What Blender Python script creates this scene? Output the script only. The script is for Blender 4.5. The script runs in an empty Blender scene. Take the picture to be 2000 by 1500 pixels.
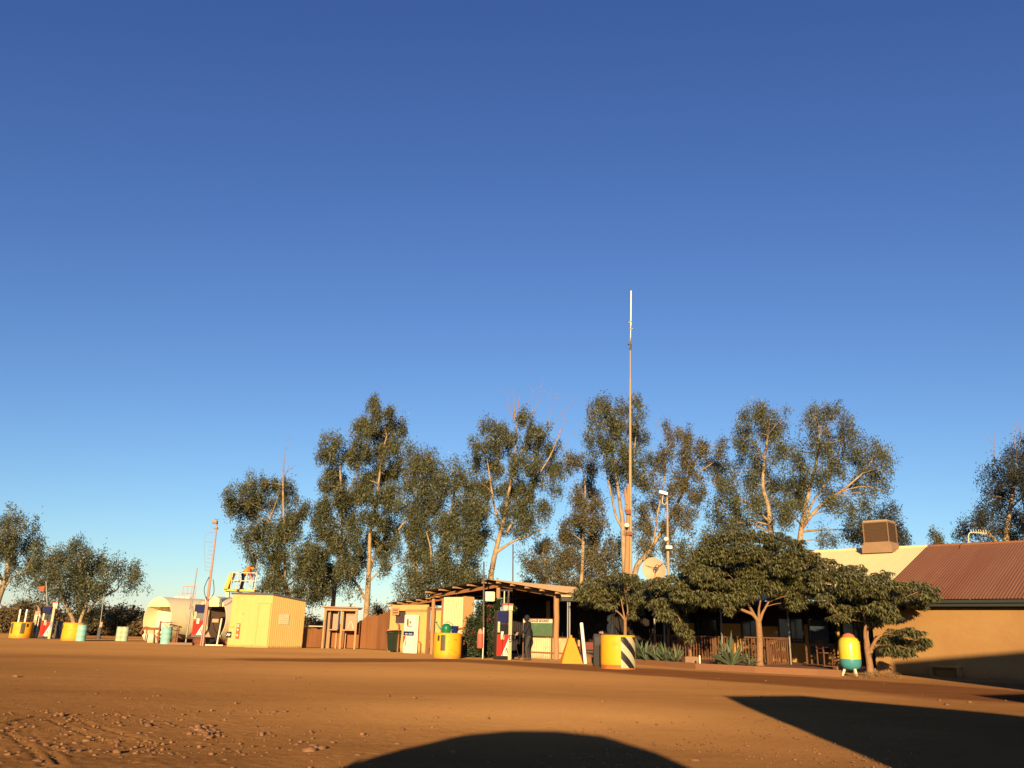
import bpy, bmesh, math, random
import numpy as np
from mathutils import Vector, Matrix
random.seed(7); rng = np.random.default_rng(11)
R = math.radians
# ------------------------------------------------------------------ camera, sky, sun, exposure
F = 1620.0; PITCH = math.atan(486.7/F); ROLL = 0.025; CH = 1.05
SUN_EL = R(11.0); SUN_DX = 0.085            # shadows run along (SUN_DX, 1)
sc = bpy.context.scene; col = sc.collection
cd = bpy.data.cameras.new('camera'); cam = bpy.data.objects.new('camera', cd); col.objects.link(cam)
cd.sensor_width = 36; cd.lens = 36*F/2000; cd.clip_start = .05; cd.clip_end = 20000
cam.matrix_world = Matrix.Translation((0, 0, CH)) @ Matrix.Rotation(math.pi/2+PITCH, 4, 'X') @ Matrix.Rotation(ROLL, 4, 'Z')
sc.camera = cam
w = bpy.data.worlds.new('World'); sc.world = w; w.use_nodes = True
nt = w.node_tree; bg = nt.nodes['Background']
sky = nt.nodes.new('ShaderNodeTexSky'); sky.sky_type = 'NISHITA'; sky.sun_disc = False
sky.sun_elevation = SUN_EL; sky.sun_rotation = math.pi + math.atan(SUN_DX)
sky.air_density = 1.0; sky.dust_density = 0.2; sky.ozone_density = 3.4; sky.altitude = 300
hs = nt.nodes.new('ShaderNodeHueSaturation'); hs.inputs['Saturation'].default_value = 0.92; hs.inputs['Value'].default_value = 1.0
nt.links.new(sky.outputs[0], hs.inputs['Color']); wb = nt.nodes.new('ShaderNodeMix'); wb.data_type = 'RGBA'; wb.blend_type = 'MULTIPLY'; wb.inputs[0].default_value = 1; wb.inputs[7].default_value = (.98, .97, 1.12, 1)   # camera white balance
nt.links.new(hs.outputs[0], wb.inputs[6]); 
sp_ = nt.nodes.new('ShaderNodeSeparateColor'); cb_ = nt.nodes.new('ShaderNodeCombineColor'); nt.links.new(wb.outputs[2], sp_.inputs[0])
for i_, (k_, g_) in enumerate(((.55, 1.34), (.576, 1.29), (.84, 1.0))):      # deeper blue overhead, as in very clear desert air
    pw_ = nt.nodes.new('ShaderNodeMath'); pw_.operation = 'POWER'; pw_.inputs[1].default_value = g_; nt.links.new(sp_.outputs[i_], pw_.inputs[0])
    mu_ = nt.nodes.new('ShaderNodeMath'); mu_.operation = 'MULTIPLY'; mu_.inputs[1].default_value = k_; nt.links.new(pw_.outputs[0], mu_.inputs[0]); nt.links.new(mu_.outputs[0], cb_.inputs[i_])
nt.links.new(cb_.outputs[0], bg.inputs['Color'])
bg.inputs['Strength'].default_value = 0.087
sl = bpy.data.lights.new('sun', 'SUN'); sun = bpy.data.objects.new('sun', sl); col.objects.link(sun)
sl.energy = 5.0; sl.angle = R(0.5); sl.color = (1.0, .70, .38)
_d = Vector((-SUN_DX*math.cos(SUN_EL), -math.cos(SUN_EL), math.sin(SUN_EL)))
sun.rotation_euler = _d.to_track_quat('Z', 'Y').to_euler(); sun.location = (-20, -60, 40)
sc.view_settings.view_transform = 'Standard'; sc.view_settings.look = 'None'
sc.view_settings.exposure = 0.9; sc.view_settings.gamma = 1.0
sc.render.film_transparent = False
try:
    sc.cycles.max_bounces = 6; sc.cycles.transparent_max_bounces = 16
except Exception: pass

# ------------------------------------------------------------------ pixel <-> place (2000x1500 photograph pixels)
def ray(x, y):
    u = (x-1000)/F; v = (750-y)/F; c, s = math.cos(ROLL), math.sin(ROLL)
    a = u*c-v*s; b = u*s+v*c
    return a, math.cos(PITCH)-b*math.sin(PITCH), math.sin(PITCH)+b*math.cos(PITCH)
def gp(x, y, z=0.):
    X, Y, Z = ray(x, y); t = (z-CH)/Z; return Vector((X*t, Y*t, z))
def at(x, y, d):
    X, Y, Z = ray(x, y); t = d/Y; return Vector((X*t, d, CH+Z*t))
def gx(x, d, z=0.):                      # point at depth d, height z, under picture column x
    p = at(x, 1240, d); 
    for _ in range(3):
        dz = z-CH; f = d*math.cos(PITCH)+dz*math.sin(PITCH); b = (-d*math.sin(PITCH)+dz*math.cos(PITCH))/f
        y = 750-F*(-(p.x/f)*math.sin(ROLL)+b*math.cos(ROLL)); p = at(x, y, d)
    return Vector((p.x, d, z))

# ------------------------------------------------------------------ materials
MATS = {}
def mat(name, c, rough=.75, var=.18, scale=2.5, bump=.0, bscale=30., metal=0., c2=None, c2amt=.5, c2scale=1.2, island=0., stretch=None, trans=0., spec=.3, splash=0.):
    if name in MATS: return MATS[name]
    m = bpy.data.materials.new(name); m.use_nodes = True; n = m.node_tree; N = n.nodes; L = n.links
    b = N['Principled BSDF']; b.inputs['Roughness'].default_value = rough; b.inputs['Metallic'].default_value = metal
    b.inputs['Specular IOR Level'].default_value = spec
    tc = N.new('ShaderNodeTexCoord'); mp = N.new('ShaderNodeMapping'); L.new(tc.outputs['Object'], mp.inputs[0])
    if stretch: mp.inputs['Scale'].default_value = stretch
    nz = N.new('ShaderNodeTexNoise'); nz.inputs['Scale'].default_value = scale; nz.inputs['Detail'].default_value = 6; nz.inputs['Roughness'].default_value = .65
    L.new(mp.outputs[0], nz.inputs['Vector'])
    mx = N.new('ShaderNodeMix'); mx.data_type = 'RGBA'
    mx.inputs[6].default_value = (*[max(0, v*(1-var)) for v in c], 1); mx.inputs[7].default_value = (*[min(1, v*(1+var)) for v in c], 1)
    L.new(nz.outputs['Fac'], mx.inputs[0]); out = mx.outputs[2]
    if c2:
        n2 = N.new('ShaderNodeTexNoise'); n2.inputs['Scale'].default_value = c2scale; n2.inputs['Detail'].default_value = 8; n2.inputs['Roughness'].default_value = .7
        L.new(mp.outputs[0], n2.inputs['Vector'])
        rp = N.new('ShaderNodeValToRGB'); rp.color_ramp.elements[0].position = 1-c2amt-.08; rp.color_ramp.elements[1].position = 1-c2amt+.12
        L.new(n2.outputs['Fac'], rp.inputs[0])
        m2 = N.new('ShaderNodeMix'); m2.data_type = 'RGBA'; m2.inputs[7].default_value = (*c2, 1)
        L.new(rp.outputs[0], m2.inputs[0]); L.new(out, m2.inputs[6]); out = m2.outputs[2]
    if splash:                                  # red dust thrown up on the foot of walls and drums
        sz = N.new('ShaderNodeSeparateXYZ'); L.new(tc.outputs['Object'], sz.inputs[0])
        n3 = N.new('ShaderNodeTexNoise'); n3.inputs['Scale'].default_value = 3.5; n3.inputs['Detail'].default_value = 8; n3.inputs['Roughness'].default_value = .75; L.new(tc.outputs['Object'], n3.inputs['Vector'])
        ad = N.new('ShaderNodeMath'); ad.operation = 'MULTIPLY_ADD'; ad.inputs[1].default_value = -1.3*splash; L.new(n3.outputs['Fac'], ad.inputs[0]); L.new(sz.outputs[2], ad.inputs[2])
        mr3 = N.new('ShaderNodeMapRange'); mr3.inputs[1].default_value = -.75*splash; mr3.inputs[2].default_value = .25*splash; mr3.inputs[3].default_value = .75; mr3.inputs[4].default_value = 0; L.new(ad.outputs[0], mr3.inputs[0])
        m3 = N.new('ShaderNodeMix'); m3.data_type = 'RGBA'; m3.inputs[7].default_value = (.27,.125,.045,1); L.new(mr3.outputs[0], m3.inputs[0]); L.new(out, m3.inputs[6]); out = m3.outputs[2]
    if island:
        ge = N.new('ShaderNodeNewGeometry'); mr = N.new('ShaderNodeMapRange'); mr.inputs[3].default_value = 1-island; mr.inputs[4].default_value = 1+island
        L.new(ge.outputs['Random Per Island'], mr.inputs[0])
        h2 = N.new('ShaderNodeHueSaturation'); L.new(mr.outputs[0], h2.inputs['Value']); L.new(out, h2.inputs['Color']); out = h2.outputs[0]
    L.new(out, b.inputs['Base Color'])
    if bump:
        bz = N.new('ShaderNodeTexNoise'); bz.inputs['Scale'].default_value = bscale; bz.inputs['Detail'].default_value = 8
        L.new(mp.outputs[0], bz.inputs['Vector'])
        bp = N.new('ShaderNodeBump'); bp.inputs['Strength'].default_value = bump; bp.inputs['Distance'].default_value = .02
        L.new(bz.outputs['Fac'], bp.inputs['Height']); L.new(bp.outputs[0], b.inputs['Normal'])
    if trans:
        o = N['Material Output']; t = N.new('ShaderNodeBsdfTranslucent'); L.new(out, t.inputs[0])
        ms = N.new('ShaderNodeMixShader'); ms.inputs[0].default_value = trans
        L.new(b.outputs[0], ms.inputs[1]); L.new(t.outputs[0], ms.inputs[2]); L.new(ms.outputs[0], o.inputs[0])
    MATS[name] = m; return m
YEL = mat('drum_yellow', (.80,.36,.012), .55, .14, 4, splash=.22, c2=(.40,.15,.02), c2amt=.36, c2scale=2.5, bump=.1)
SHED = mat('shed_cream_paint', (.68,.415,.135), .6, .10, 1.2, bump=.05, splash=.16, c2=(.63,.36,.105), c2amt=.36, c2scale=.9)
SHEDR = mat('dark_roof_edge', (.10,.085,.075), .7)
CREAM = mat('tank_cream', (.76,.66,.40), .5, .10, .8, splash=.5, c2=(.55,.37,.15), c2amt=.38, c2scale=.7)
WHITE = mat('white_paint', (.78,.72,.56), .5, .08, 3)
WHITEM = mat('weathered_white_paint', (.66,.56,.38), .6, .12, 3, c2=(.35,.2,.1), c2amt=.35, c2scale=3)
RED = mat('red_panel', (.66,.03,.018), .7, .08, spec=.1)
BLUE = mat('navy_panel', (.016,.020,.075), .7, .1, spec=.1)
BLUEL = mat('blue_label', (.02,.06,.28), .4, .1)
BLACK = mat('black_rubber', (.012,.011,.012), .6, .2)
DARK = mat('dark_screen', (.02,.02,.022), .25, .1)
DGREY = mat('dark_grey_metal', (.055,.05,.045), .5, .2)
GREYM = mat('grey_galvanised', (.28,.27,.25), .5, .15, 6, metal=.2)
RUST = mat('rusty_steel', (.22,.085,.04), .8, .3, 8, bump=.2)
TIMB = mat('timber_red_brown', (.25,.115,.05), .8, .25, 6, stretch=(1,1,6), bump=.2)
TIMBP = mat('timber_pale_batten', (.40,.24,.11), .8, .2, 6, bump=.2)
POST = mat('timber_post_bark', (.36,.20,.09), .85, .3, 8, bump=.4, stretch=(6,6,1))
OILTB = mat('timber_dark_oiled', (.13,.06,.032), .7, .25, 6)
CORRW = mat('cream_corrugated_iron', (.60,.46,.24), .5, .1, 2, splash=.3, c2=(.33,.15,.06), c2amt=.36, c2scale=1.4)
CORRT = mat('tan_corrugated_iron', (.50,.30,.12), .55, .12, 2, c2=(.27,.13,.06), c2amt=.38, c2scale=1.4)
ROOFB = mat('brown_red_roof_iron', (.235,.100,.042), .65, .2, 3, stretch=(1,.12,.12), c2=(.20,.07,.026), c2amt=.4, c2scale=.6)
ROOFC = mat('cream_roof_iron', (.70,.56,.29), .5, .12, 3, stretch=(1,.15,.15), c2=(.34,.2,.09), c2amt=.30, c2scale=2.2)
ROOFT = mat('sun_bleached_shed_roof', (.52,.35,.17), .6, .12, 2)
WALLO = mat('ochre_rendered_wall', (.32,.185,.066), .85, .12, 1.1, splash=.45, bump=.35, bscale=9., c2=(.28,.148,.05), c2amt=.45, c2scale=.35)
WALLI = mat('verandah_wall_ochre', (.45,.25,.07), .85, .1, 1.5)
FASC = mat('dark_green_grey_fascia', (.028,.032,.027), .6, .15)
WFR = mat('dark_green_window_frame', (.03,.038,.035), .5, .1)
DKW = mat('dark_lining_and_shade', (.022,.018,.016), .8, .3)  # dark lining colour, also laid where the verandah wall is only shaded
CLOTH = mat('orange_brown_shade_cloth', (.26,.108,.036), .9, .1, 3)
PANEL = mat('brown_tinted_panel', (.24,.13,.06), .35, .15, 2)
TEAL = mat('teal_barrel_paint', (.24,.50,.42), .5, .12, 5, c2=(.25,.2,.12), c2amt=.33, c2scale=4)
PALEG = mat('pale_green_barrel_paint', (.36,.44,.28), .55, .15, 5, c2=(.2,.14,.08), c2amt=.36, c2scale=4)
GREENP = mat('green_plastic', (.01,.16,.055), .35, .05)
BLUEP = mat('blue_plastic', (.012,.035,.19), .35, .05)
BIN = mat('dark_green_bin_plastic', (.022,.034,.020), .45, .1)
ORNG = mat('orange_yellow_marker', (.82,.26,.01), .5, .1, 3, c2=(.5,.17,.02), c2amt=.35, c2scale=2)
CONC = mat('dusty_concrete', (.24,.15,.085), .9, .2, 4, bump=.4)
EARTH = mat('packed_red_earth', (.26,.115,.05), .95, .2, 3, bump=.5, bscale=14)
STONE = mat('red_stone', (.20,.10,.042), .9, .25, 8, island=.25, bump=.3)
BARKW = mat('pale_gum_bark', (.36,.27,.15), .8, .15, 2.0, c2=(.17,.09,.045), c2amt=.46, c2scale=1.3, bump=.2, bscale=8)
BARKD = mat('dead_twig_bark', (.24,.16,.12), .85, .2, 3)
BARKO = mat('shade_tree_bark', (.27,.15,.07), .85, .3, 9, bump=.6, bscale=25, c2=(.15,.075,.035), c2amt=.4, c2scale=6)
LEAFG = mat('gum_leaf', (.092,.096,.040), .45, .35, .25, island=.55, trans=.15, spec=.4)
LEAFG2 = mat('gum_leaf_grey', (.115,.102,.050), .55, .35, .25, island=.5, trans=.15, spec=.3)
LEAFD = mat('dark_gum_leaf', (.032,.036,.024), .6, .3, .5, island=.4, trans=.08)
LEAFS = mat('shade_tree_leaf', (.130,.128,.050), .42, .3, .8, island=.5, trans=.18, spec=.5)
LEAFB = mat('scrub_leaf', (.12,.085,.035), .8, .35, .25, island=.4)
LEAFV = mat('bougainvillea_leaf', (.030,.045,.016), .5, .3, 2, island=.4)
PETAL = mat('magenta_bract', (.30,.015,.04), .6, .2)
AGAVE = mat('agave_blade', (.10,.13,.07), .5, .25, 4, island=.3)
DISHM = mat('dish_mesh_tan', (.48,.32,.18), .55, .06)
SKIN = mat('skin', (.36,.19,.12), .6, .05)
HIVIS = mat('hi_vis_orange_yellow', (.75,.24,.02), .6, .1)
HIVISR = mat('hi_vis_orange', (.78,.11,.03), .6, .1)
NAVY = mat('navy_work_trousers', (.012,.013,.024), .8, .2)
JKT = mat('charcoal_jacket', (.018,.017,.020), .85, .2, 6)
JKT2 = mat('dark_teal_hoodie', (.020,.026,.026), .85, .2, 6)
TRO = mat('grey_olive_trousers', (.045,.046,.036), .85, .2, 6)
BOOT = mat('brown_boots', (.09,.05,.03), .7, .2)
GLASSD = mat('dark_window_glass', (.012,.014,.018), .08, .1, spec=.6)
SIGNG = mat('chalkboard_green', (.075,.14,.06), .7, .15, 6, c2=(.13,.19,.1), c2amt=.4, c2scale=4)
INK = mat('black_ink', (.012,.012,.012), .6, .05)
FADED = mat('faded_print', (.30,.28,.17), .7, .2, 12)
SIGNT = mat('tan_sign_board', (.45,.27,.13), .6, .1, 6)
INKB = mat('brown_faded_ink', (.17,.08,.04), .7, .1)
YRAIL = mat('yellow_platform_rail', (.62,.36,.05), .5, .1)
ORAIL = mat('orange_guard_rail', (.62,.24,.09), .5, .1)
PADM = mat('brown_cooler_pad', (.085,.048,.022), .9, .25, 10, bump=.4, bscale=60)
CARP = mat('dusty_car_paint', (.25,.24,.22), .4, .1)
PUMPSIDE = mat('olive_brown_pump_side', (.05,.036,.022), .5, .15)

# ------------------------------------------------------------------ mesh builder
class MB:
    def __init__(s): s.v = []; s.f = []; s.mi = []; s.m = 0; s.sm = []; s.smooth = False
    def add(s, vs, fs):
        o = len(s.v); s.v += [Vector(v) for v in vs]
        for f in fs: s.f.append([i+o for i in f]); s.mi.append(s.m); s.sm.append(s.smooth)
        return s
    def box(s, c, d, rz=0, M=None):
        h = [Vector((x*d[0]/2, y*d[1]/2, z*d[2]/2)) for x in (-1,1) for y in (-1,1) for z in (-1,1)]
        if M is None: M = Matrix.Rotation(rz, 3, 'Z')
        h = [M@p+Vector(c) for p in h]
        return s.add(h, [(0,1,3,2),(4,6,7,5),(0,4,5,1),(2,3,7,6),(0,2,6,4),(1,5,7,3)])
    def bbox(s, c, d, bev=.02, rz=0):
        bm = bmesh.new(); bmesh.ops.create_cube(bm, size=1)
        for v in bm.verts: v.co = Vector((v.co.x*d[0], v.co.y*d[1], v.co.z*d[2]))
        bmesh.ops.bevel(bm, geom=list(bm.edges), offset=bev, segments=2, affect='EDGES')
        M = Matrix.Rotation(rz, 3, 'Z'); bm.verts.index_update()
        s.add([M@v.co+Vector(c) for v in bm.verts], [[v.index for v in f.verts] for f in bm.faces]); bm.free(); return s
    def beam(s, a, b, wd, ht, up=(0,0,1)):
        a = Vector(a); b = Vector(b); d = b-a; z = d.normalized(); u = Vector(up)
        if abs(z.dot(u)) > .98: u = Vector((0,1,0))
        x = z.cross(u).normalized(); y = x.cross(z).normalized()
        M = Matrix((x, z, y)).transposed(); return s.box((a+b)/2, (wd, d.length, ht), M=M)
    def tube(s, pts, r, n=8, cap=True):
        pts = [Vector(p) for p in pts]; rs = r if isinstance(r, (list, tuple)) else [r]*len(pts)
        rings = []; x = None
        for i, p in enumerate(pts):
            d = (pts[min(i+1, len(pts)-1)]-pts[max(i-1, 0)])
            if d.length < 1e-6: d = Vector((0,0,1))
            d.normalize()
            if x is None: x = d.orthogonal().normalized()
            else:
                x = (x-d*x.dot(d)); x = x.normalized() if x.length > 1e-5 else d.orthogonal().normalized()
            y = d.cross(x)
            rings.append([p+(x*math.cos(a)+y*math.sin(a))*rs[i] for a in [k*2*math.pi/n for k in range(n)]])
        vs = [q for g in rings for q in g]; fs = []
        for i in range(len(rings)-1):
            for k in range(n): fs.append((i*n+k, i*n+(k+1)%n, (i+1)*n+(k+1)%n, (i+1)*n+k))
        sm = s.smooth; s.smooth = True; s.add(vs, fs); s.smooth = sm
        if cap:
            s.add(rings[0][::-1], [list(range(n))]); s.add(rings[-1], [list(range(n))])
        return s
    def lathe(s, prof, c=(0,0,0), n=40, axis='Z', caps=True):
        c = Vector(c); vs = []; fs = []
        for (r, z) in prof:
            for k in range(n):
                a = 2*math.pi*k/n
                p = Vector((r*math.cos(a), r*math.sin(a), z))
                if axis == 'X': p = Vector((p.z, p.x, p.y))
                if axis == 'Y': p = Vector((p.x, p.z, p.y))
                vs.append(p+c)
        for i in range(len(prof)-1):
            for k in range(n): fs.append((i*n+k, i*n+(k+1)%n, (i+1)*n+(k+1)%n, (i+1)*n+k))
        sm = s.smooth; s.smooth = True; s.add(vs, fs); s.smooth = sm
        if caps:
            if prof[0][0] > .001: s.add(vs[:n][::-1], [list(range(n))])
            if prof[-1][0] > .001: s.add(vs[-n:], [list(range(n))])
        return s
    def ball(s, c, r, n=12, m=8):
        rr = r if isinstance(r, (tuple, list)) else (r, r, r); vs = []; fs = []
        for i in range(m+1):
            t = math.pi*i/m
            for k in range(n):
                a = 2*math.pi*k/n; vs.append((c[0]+rr[0]*math.sin(t)*math.cos(a), c[1]+rr[1]*math.sin(t)*math.sin(a), c[2]+rr[2]*math.cos(t)))
        for i in range(m):
            for k in range(n): fs.append((i*n+k, (i+1)*n+k, (i+1)*n+(k+1)%n, i*n+(k+1)%n))
        sm = s.smooth; s.smooth = True; s.add(vs, fs); s.smooth = sm; return s
    def slab(s, poly, dvec):                    # polygon pushed along dvec
        p = [Vector(q) for q in poly]; d = Vector(dvec); n = len(p)
        s.add(p+[q+d for q in p], [list(range(n))[::-1], list(range(n, 2*n))]+[(i, (i+1)%n, n+(i+1)%n, n+i) for i in range(n)]); return s
    def corr(s, o, eu, ev, nrm, wd, ht, pitch=.1, amp=.014, th=.004, skew=None):
        # corrugated sheet: ribs run along ev, waves step along eu; skew(u) -> (start, end) along ev
        o = Vector(o); eu = Vector(eu).normalized(); ev = Vector(ev).normalized(); nrm = Vector(nrm).normalized()
        n = max(2, int(wd/pitch*6)); top = []; bot = []
        for i in range(n+1):
            u = wd*i/n; a = amp*math.sin(2*math.pi*u/pitch); e0, e1 = skew(u) if skew else (0, ht)
            top.append((o+eu*u+ev*e0+nrm*a, o+eu*u+ev*e1+nrm*a))
        vs = [q for t in top for q in t]+[q-nrm*th for t in top for q in t]; b = 2*(n+1); fs = []
        for i in range(n):
            k = 2*i; fs += [(k, k+2, k+3, k+1), (b+k, b+k+1, b+k+3, b+k+2), (k, b+k, b+k+2, k+2), (k+1, k+3, b+k+3, b+k+1)]
        fs += [(0, 1, b+1, b), (2*n, b+2*n, b+2*n+1, 2*n+1)]
        return s.add(vs, fs)
    def build(s, name, m, parent=None, world=False, subsurf=0):
        off = Vector(parent.location) if (world and parent) else Vector((0,0,0))
        me = bpy.data.meshes.new(name); me.from_pydata([v-off for v in s.v], [], s.f)
        for mm in (m if isinstance(m, (list, tuple)) else [m]): me.materials.append(mm)
        me.polygons.foreach_set('material_index', s.mi); me.polygons.foreach_set('use_smooth', s.sm)
        bm = bmesh.new(); bm.from_mesh(me); bmesh.ops.recalc_face_normals(bm, faces=bm.faces); bm.to_mesh(me); bm.free()
        me.update(); o = bpy.data.objects.new(name, me); col.objects.link(o)
        if parent: o.parent = parent
        return o
def tag(o, label, cat, group=None):
    o['label'] = label; o['category'] = cat
    if group: o['group'] = group
    return o
def thing(name, label, cat, loc=(0,0,0), rz=0., group=None):
    o = bpy.data.objects.new(name, None); col.objects.link(o); o.location = loc; o.rotation_euler = (0,0,rz)
    o.empty_display_size = .2
    return tag(o, label, cat, group)
def dup(root, loc, rz, label, group=None):
    def cp(o, par):
        c = o.copy(); col.objects.link(c); c.parent = par
        for ch in list(o.children): cp(ch, c)
        return c
    c = cp(root, None); c.location = loc; c.rotation_euler = (0,0,rz); c['label'] = label
    if group: c['group'] = group
    return c
def textobj(name, s, size, loc, rot, m, parent, ext=.002, bold=0., shear=0., world=False, align='CENTER'):
    cu = bpy.data.curves.new(name, 'FONT'); cu.body = s; cu.size = size; cu.extrude = ext; cu.offset = bold; cu.shear = shear
    cu.align_x = align; cu.align_y = 'CENTER'; cu.resolution_u = 3
    t = bpy.data.objects.new('tmp', cu); col.objects.link(t); bpy.context.view_layer.update()
    me = bpy.data.meshes.new_from_object(t.evaluated_get(bpy.context.evaluated_depsgraph_get()))
    bpy.data.objects.remove(t); bpy.data.curves.remove(cu)
    me.materials.clear(); me.materials.append(m); me.name = name
    o = bpy.data.objects.new(name, me); col.objects.link(o); o.parent = parent
    l = Vector(loc); o.location = l-(Vector(parent.location) if world else Vector((0,0,0))); o.rotation_euler = rot
    return o
def npmesh(name, verts, faces, m, parent=None, off=None, smooth=False):
    if off is not None: verts = verts-np.array(off)[None, :]
    me = bpy.data.meshes.new(name); nv = len(verts); nf = len(faces); k = faces.shape[1]
    me.vertices.add(nv); me.vertices.foreach_set('co', verts.astype(np.float32).ravel())
    me.loops.add(nf*k); me.loops.foreach_set('vertex_index', faces.astype(np.int32).ravel())
    me.polygons.add(nf); me.polygons.foreach_set('loop_start', np.arange(0, nf*k, k, dtype=np.int32))
    if smooth: me.polygons.foreach_set('use_smooth', np.ones(nf, dtype=bool))
    me.materials.append(m); me.update(calc_edges=True)
    o = bpy.data.objects.new(name, me); col.objects.link(o)
    if parent: o.parent = parent
    return o
def struct(o): o['kind'] = 'structure'; return o

# ------------------------------------------------------------------ ground
def segdist(X, Y, pts):
    d = np.full(X.shape, 1e9)
    for (ax, ay), (bx, by) in zip(pts[:-1], pts[1:]):
        dx, dy = bx-ax, by-ay; t = np.clip(((X-ax)*dx+(Y-ay)*dy)/(dx*dx+dy*dy), 0, 1)
        d = np.minimum(d, np.hypot(X-ax-t*dx, Y-ay-t*dy))
    return d
def vnoise(X, Y, sc_, seed):
    r = np.random.default_rng(seed); G = r.random((256, 256)); x = X/sc_+100.3; y = Y/sc_+57.7
    xi = np.floor(x).astype(int); yi = np.floor(y).astype(int); fx = x-xi; fy = y-yi
    fx = fx*fx*(3-2*fx); fy = fy*fy*(3-2*fy); g = lambda a, b: G[a%256, b%256]
    return (g(xi,yi)*(1-fx)+g(xi+1,yi)*fx)*(1-fy)+(g(xi,yi+1)*(1-fx)+g(xi+1,yi+1)*fx)*fy-.5
def px_line(ps): return [tuple(gp(*p)[:2]) for p in ps]
RUT = [px_line(l) for l in (
    [(-60,1425),(10,1412),(40,1404),(70,1398),(95,1396)],
    [(85,1397),(45,1402),(22,1415),(15,1430),(25,1442),(52,1462),(75,1480),(88,1500)],
    [(95,1403),(140,1422),(180,1440),(215,1452)], [(130,1396),(185,1418),(240,1436),(300,1450)],
    [(32,1440),(60,1462),(98,1480),(120,1500)], [(95,1470),(112,1482),(125,1500)], [(62,1418),(58,1432),(75,1450),(110,1468)], [(48,1418),(42,1432),(60,1452),(100,1475),(112,1500)],
    [(340,1396),(420,1412),(470,1420)])]
def build_ground():
    a1 = np.linspace(-42, 42, 620); a2 = np.linspace(42, 318, 40)[1:-1]; A = np.radians(np.concatenate([a1, a2]))
    r = np.concatenate([[.01, 1, 2, 3, 4, 5], np.exp(np.linspace(math.log(5.6), math.log(17), 700)), np.exp(np.linspace(math.log(17.1), math.log(70), 150)), np.exp(np.linspace(math.log(75), math.log(9000), 40))])
    RR, AA = np.meshgrid(r, A, indexing='ij'); X = RR*np.sin(AA); Y = RR*np.cos(AA)
    near = np.clip((24-Y)/12, 0, 1)*(Y > -2)
    left = np.clip((2-X)/6, 0, 1)
    Z = vnoise(X, Y, 6, 1)*.022*np.clip((26-RR)/10, 0, 1)
    Z += near*(vnoise(X, Y, 1.1, 2)*.03+vnoise(X, Y, .28, 3)*.007*(.35+.65*left)+vnoise(X, Y, .09, 4)*.007*(.35+.65*left)+vnoise(X, Y, .045, 14)*.005*(.35+.65*left))
    lum = np.clip(vnoise(X, Y, .10, 9)-.26, 0, 1)*.05*near*(.15+.85*left*np.clip((13-Y)/4, 0, 1)); Z += lum
    for i, l in enumerate(RUT):
        d = segdist(X, Y, l); wd = .030 if i in (0, 1, 2, 3) else .022
        Z += (-.010 if i < 4 else -.005)*np.exp(-(d/wd)**2)+.004*np.exp(-((d-2.6*wd)/(wd*1.2))**2)
    Z *= (RR < 60)
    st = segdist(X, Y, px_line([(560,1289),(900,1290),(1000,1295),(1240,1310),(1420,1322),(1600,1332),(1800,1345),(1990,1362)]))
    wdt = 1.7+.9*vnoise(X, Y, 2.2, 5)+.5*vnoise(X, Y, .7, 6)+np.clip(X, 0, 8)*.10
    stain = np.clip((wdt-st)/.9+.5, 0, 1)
    # paler dirt in the open yard and further out
    pale = np.maximum(np.exp(-(((X-.6)/3.2)**2+((Y-12.3)/2.6)**2)), .62*np.clip((Y-26)/8, 0, 1)*(.8+.6*vnoise(X, Y, 4, 21)))
    pale = np.maximum(pale, .6*np.exp(-(((X+2)/8.)**2+((Y-23)/7.)**2))*(1+.5*vnoise(X, Y, 3, 22)))
    nr, na = X.shape; V = np.stack([X, Y, Z], -1).reshape(-1, 3)
    idx = np.arange(nr*na).reshape(nr, na); i0 = idx[:-1]; i1 = idx[1:]
    Fq = np.stack([i0, np.roll(i0, -1, 1), np.roll(i1, -1, 1), i1], -1).reshape(-1, 4)[:, ::-1]
    m = bpy.data.materials.new('red_dirt'); o = npmesh('ground', V, Fq, m, smooth=True); me = o.data
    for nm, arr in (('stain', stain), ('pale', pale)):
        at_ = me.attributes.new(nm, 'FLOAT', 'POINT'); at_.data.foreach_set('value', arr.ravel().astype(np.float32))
    if me.polygons[5000].normal.z < 0: me.flip_normals()
    m.use_nodes = True; n = m.node_tree; N = n.nodes; L = n.links
    out = N['Material Output']; N.remove(N['Principled BSDF']); df = N.new('ShaderNodeBsdfDiffuse'); df.inputs['Roughness'].default_value = 1.0
    L.new(df.outputs[0], out.inputs[0]); geo = N.new('ShaderNodeNewGeometry')
    def noise(s, d=8, ro=.65, v=geo.outputs['Position']):
        q = N.new('ShaderNodeTexNoise'); q.inputs['Scale'].default_value = s; q.inputs['Detail'].default_value = d; q.inputs['Roughness'].default_value = ro; L.new(v, q.inputs['Vector']); return q.outputs['Fac']
    def ramp(f, p0, p1, c0, c1):
        q = N.new('ShaderNodeValToRGB'); q.color_ramp.elements[0].position = p0; q.color_ramp.elements[1].position = p1
        q.color_ramp.elements[0].color = (*c0, 1); q.color_ramp.elements[1].color = (*c1, 1); L.new(f, q.inputs[0]); return q.outputs[0]
    def mix(f, a, b_):
        q = N.new('ShaderNodeMix'); q.data_type = 'RGBA'; L.new(a, q.inputs[6])
        if isinstance(b_, tuple): q.inputs[7].default_value = (*b_, 1)
        else: L.new(b_, q.inputs[7])
        L.new(f, q.inputs[0]); return q.outputs[2]
    mp = N.new('ShaderNodeMapping'); mp.inputs['Scale'].default_value = (.35, 1, 1); L.new(geo.outputs['Position'], mp.inputs[0])
    c = ramp(noise(.16, 6, .6, mp.outputs[0]), .32, .7, (.122,.061,.023), (.205,.104,.039))
    c = mix(ramp(noise(1.6, 8, .7, mp.outputs[0]), .45, .75, (0,0,0), (.5,.5,.5)), c, (.105,.048,.016))
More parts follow.
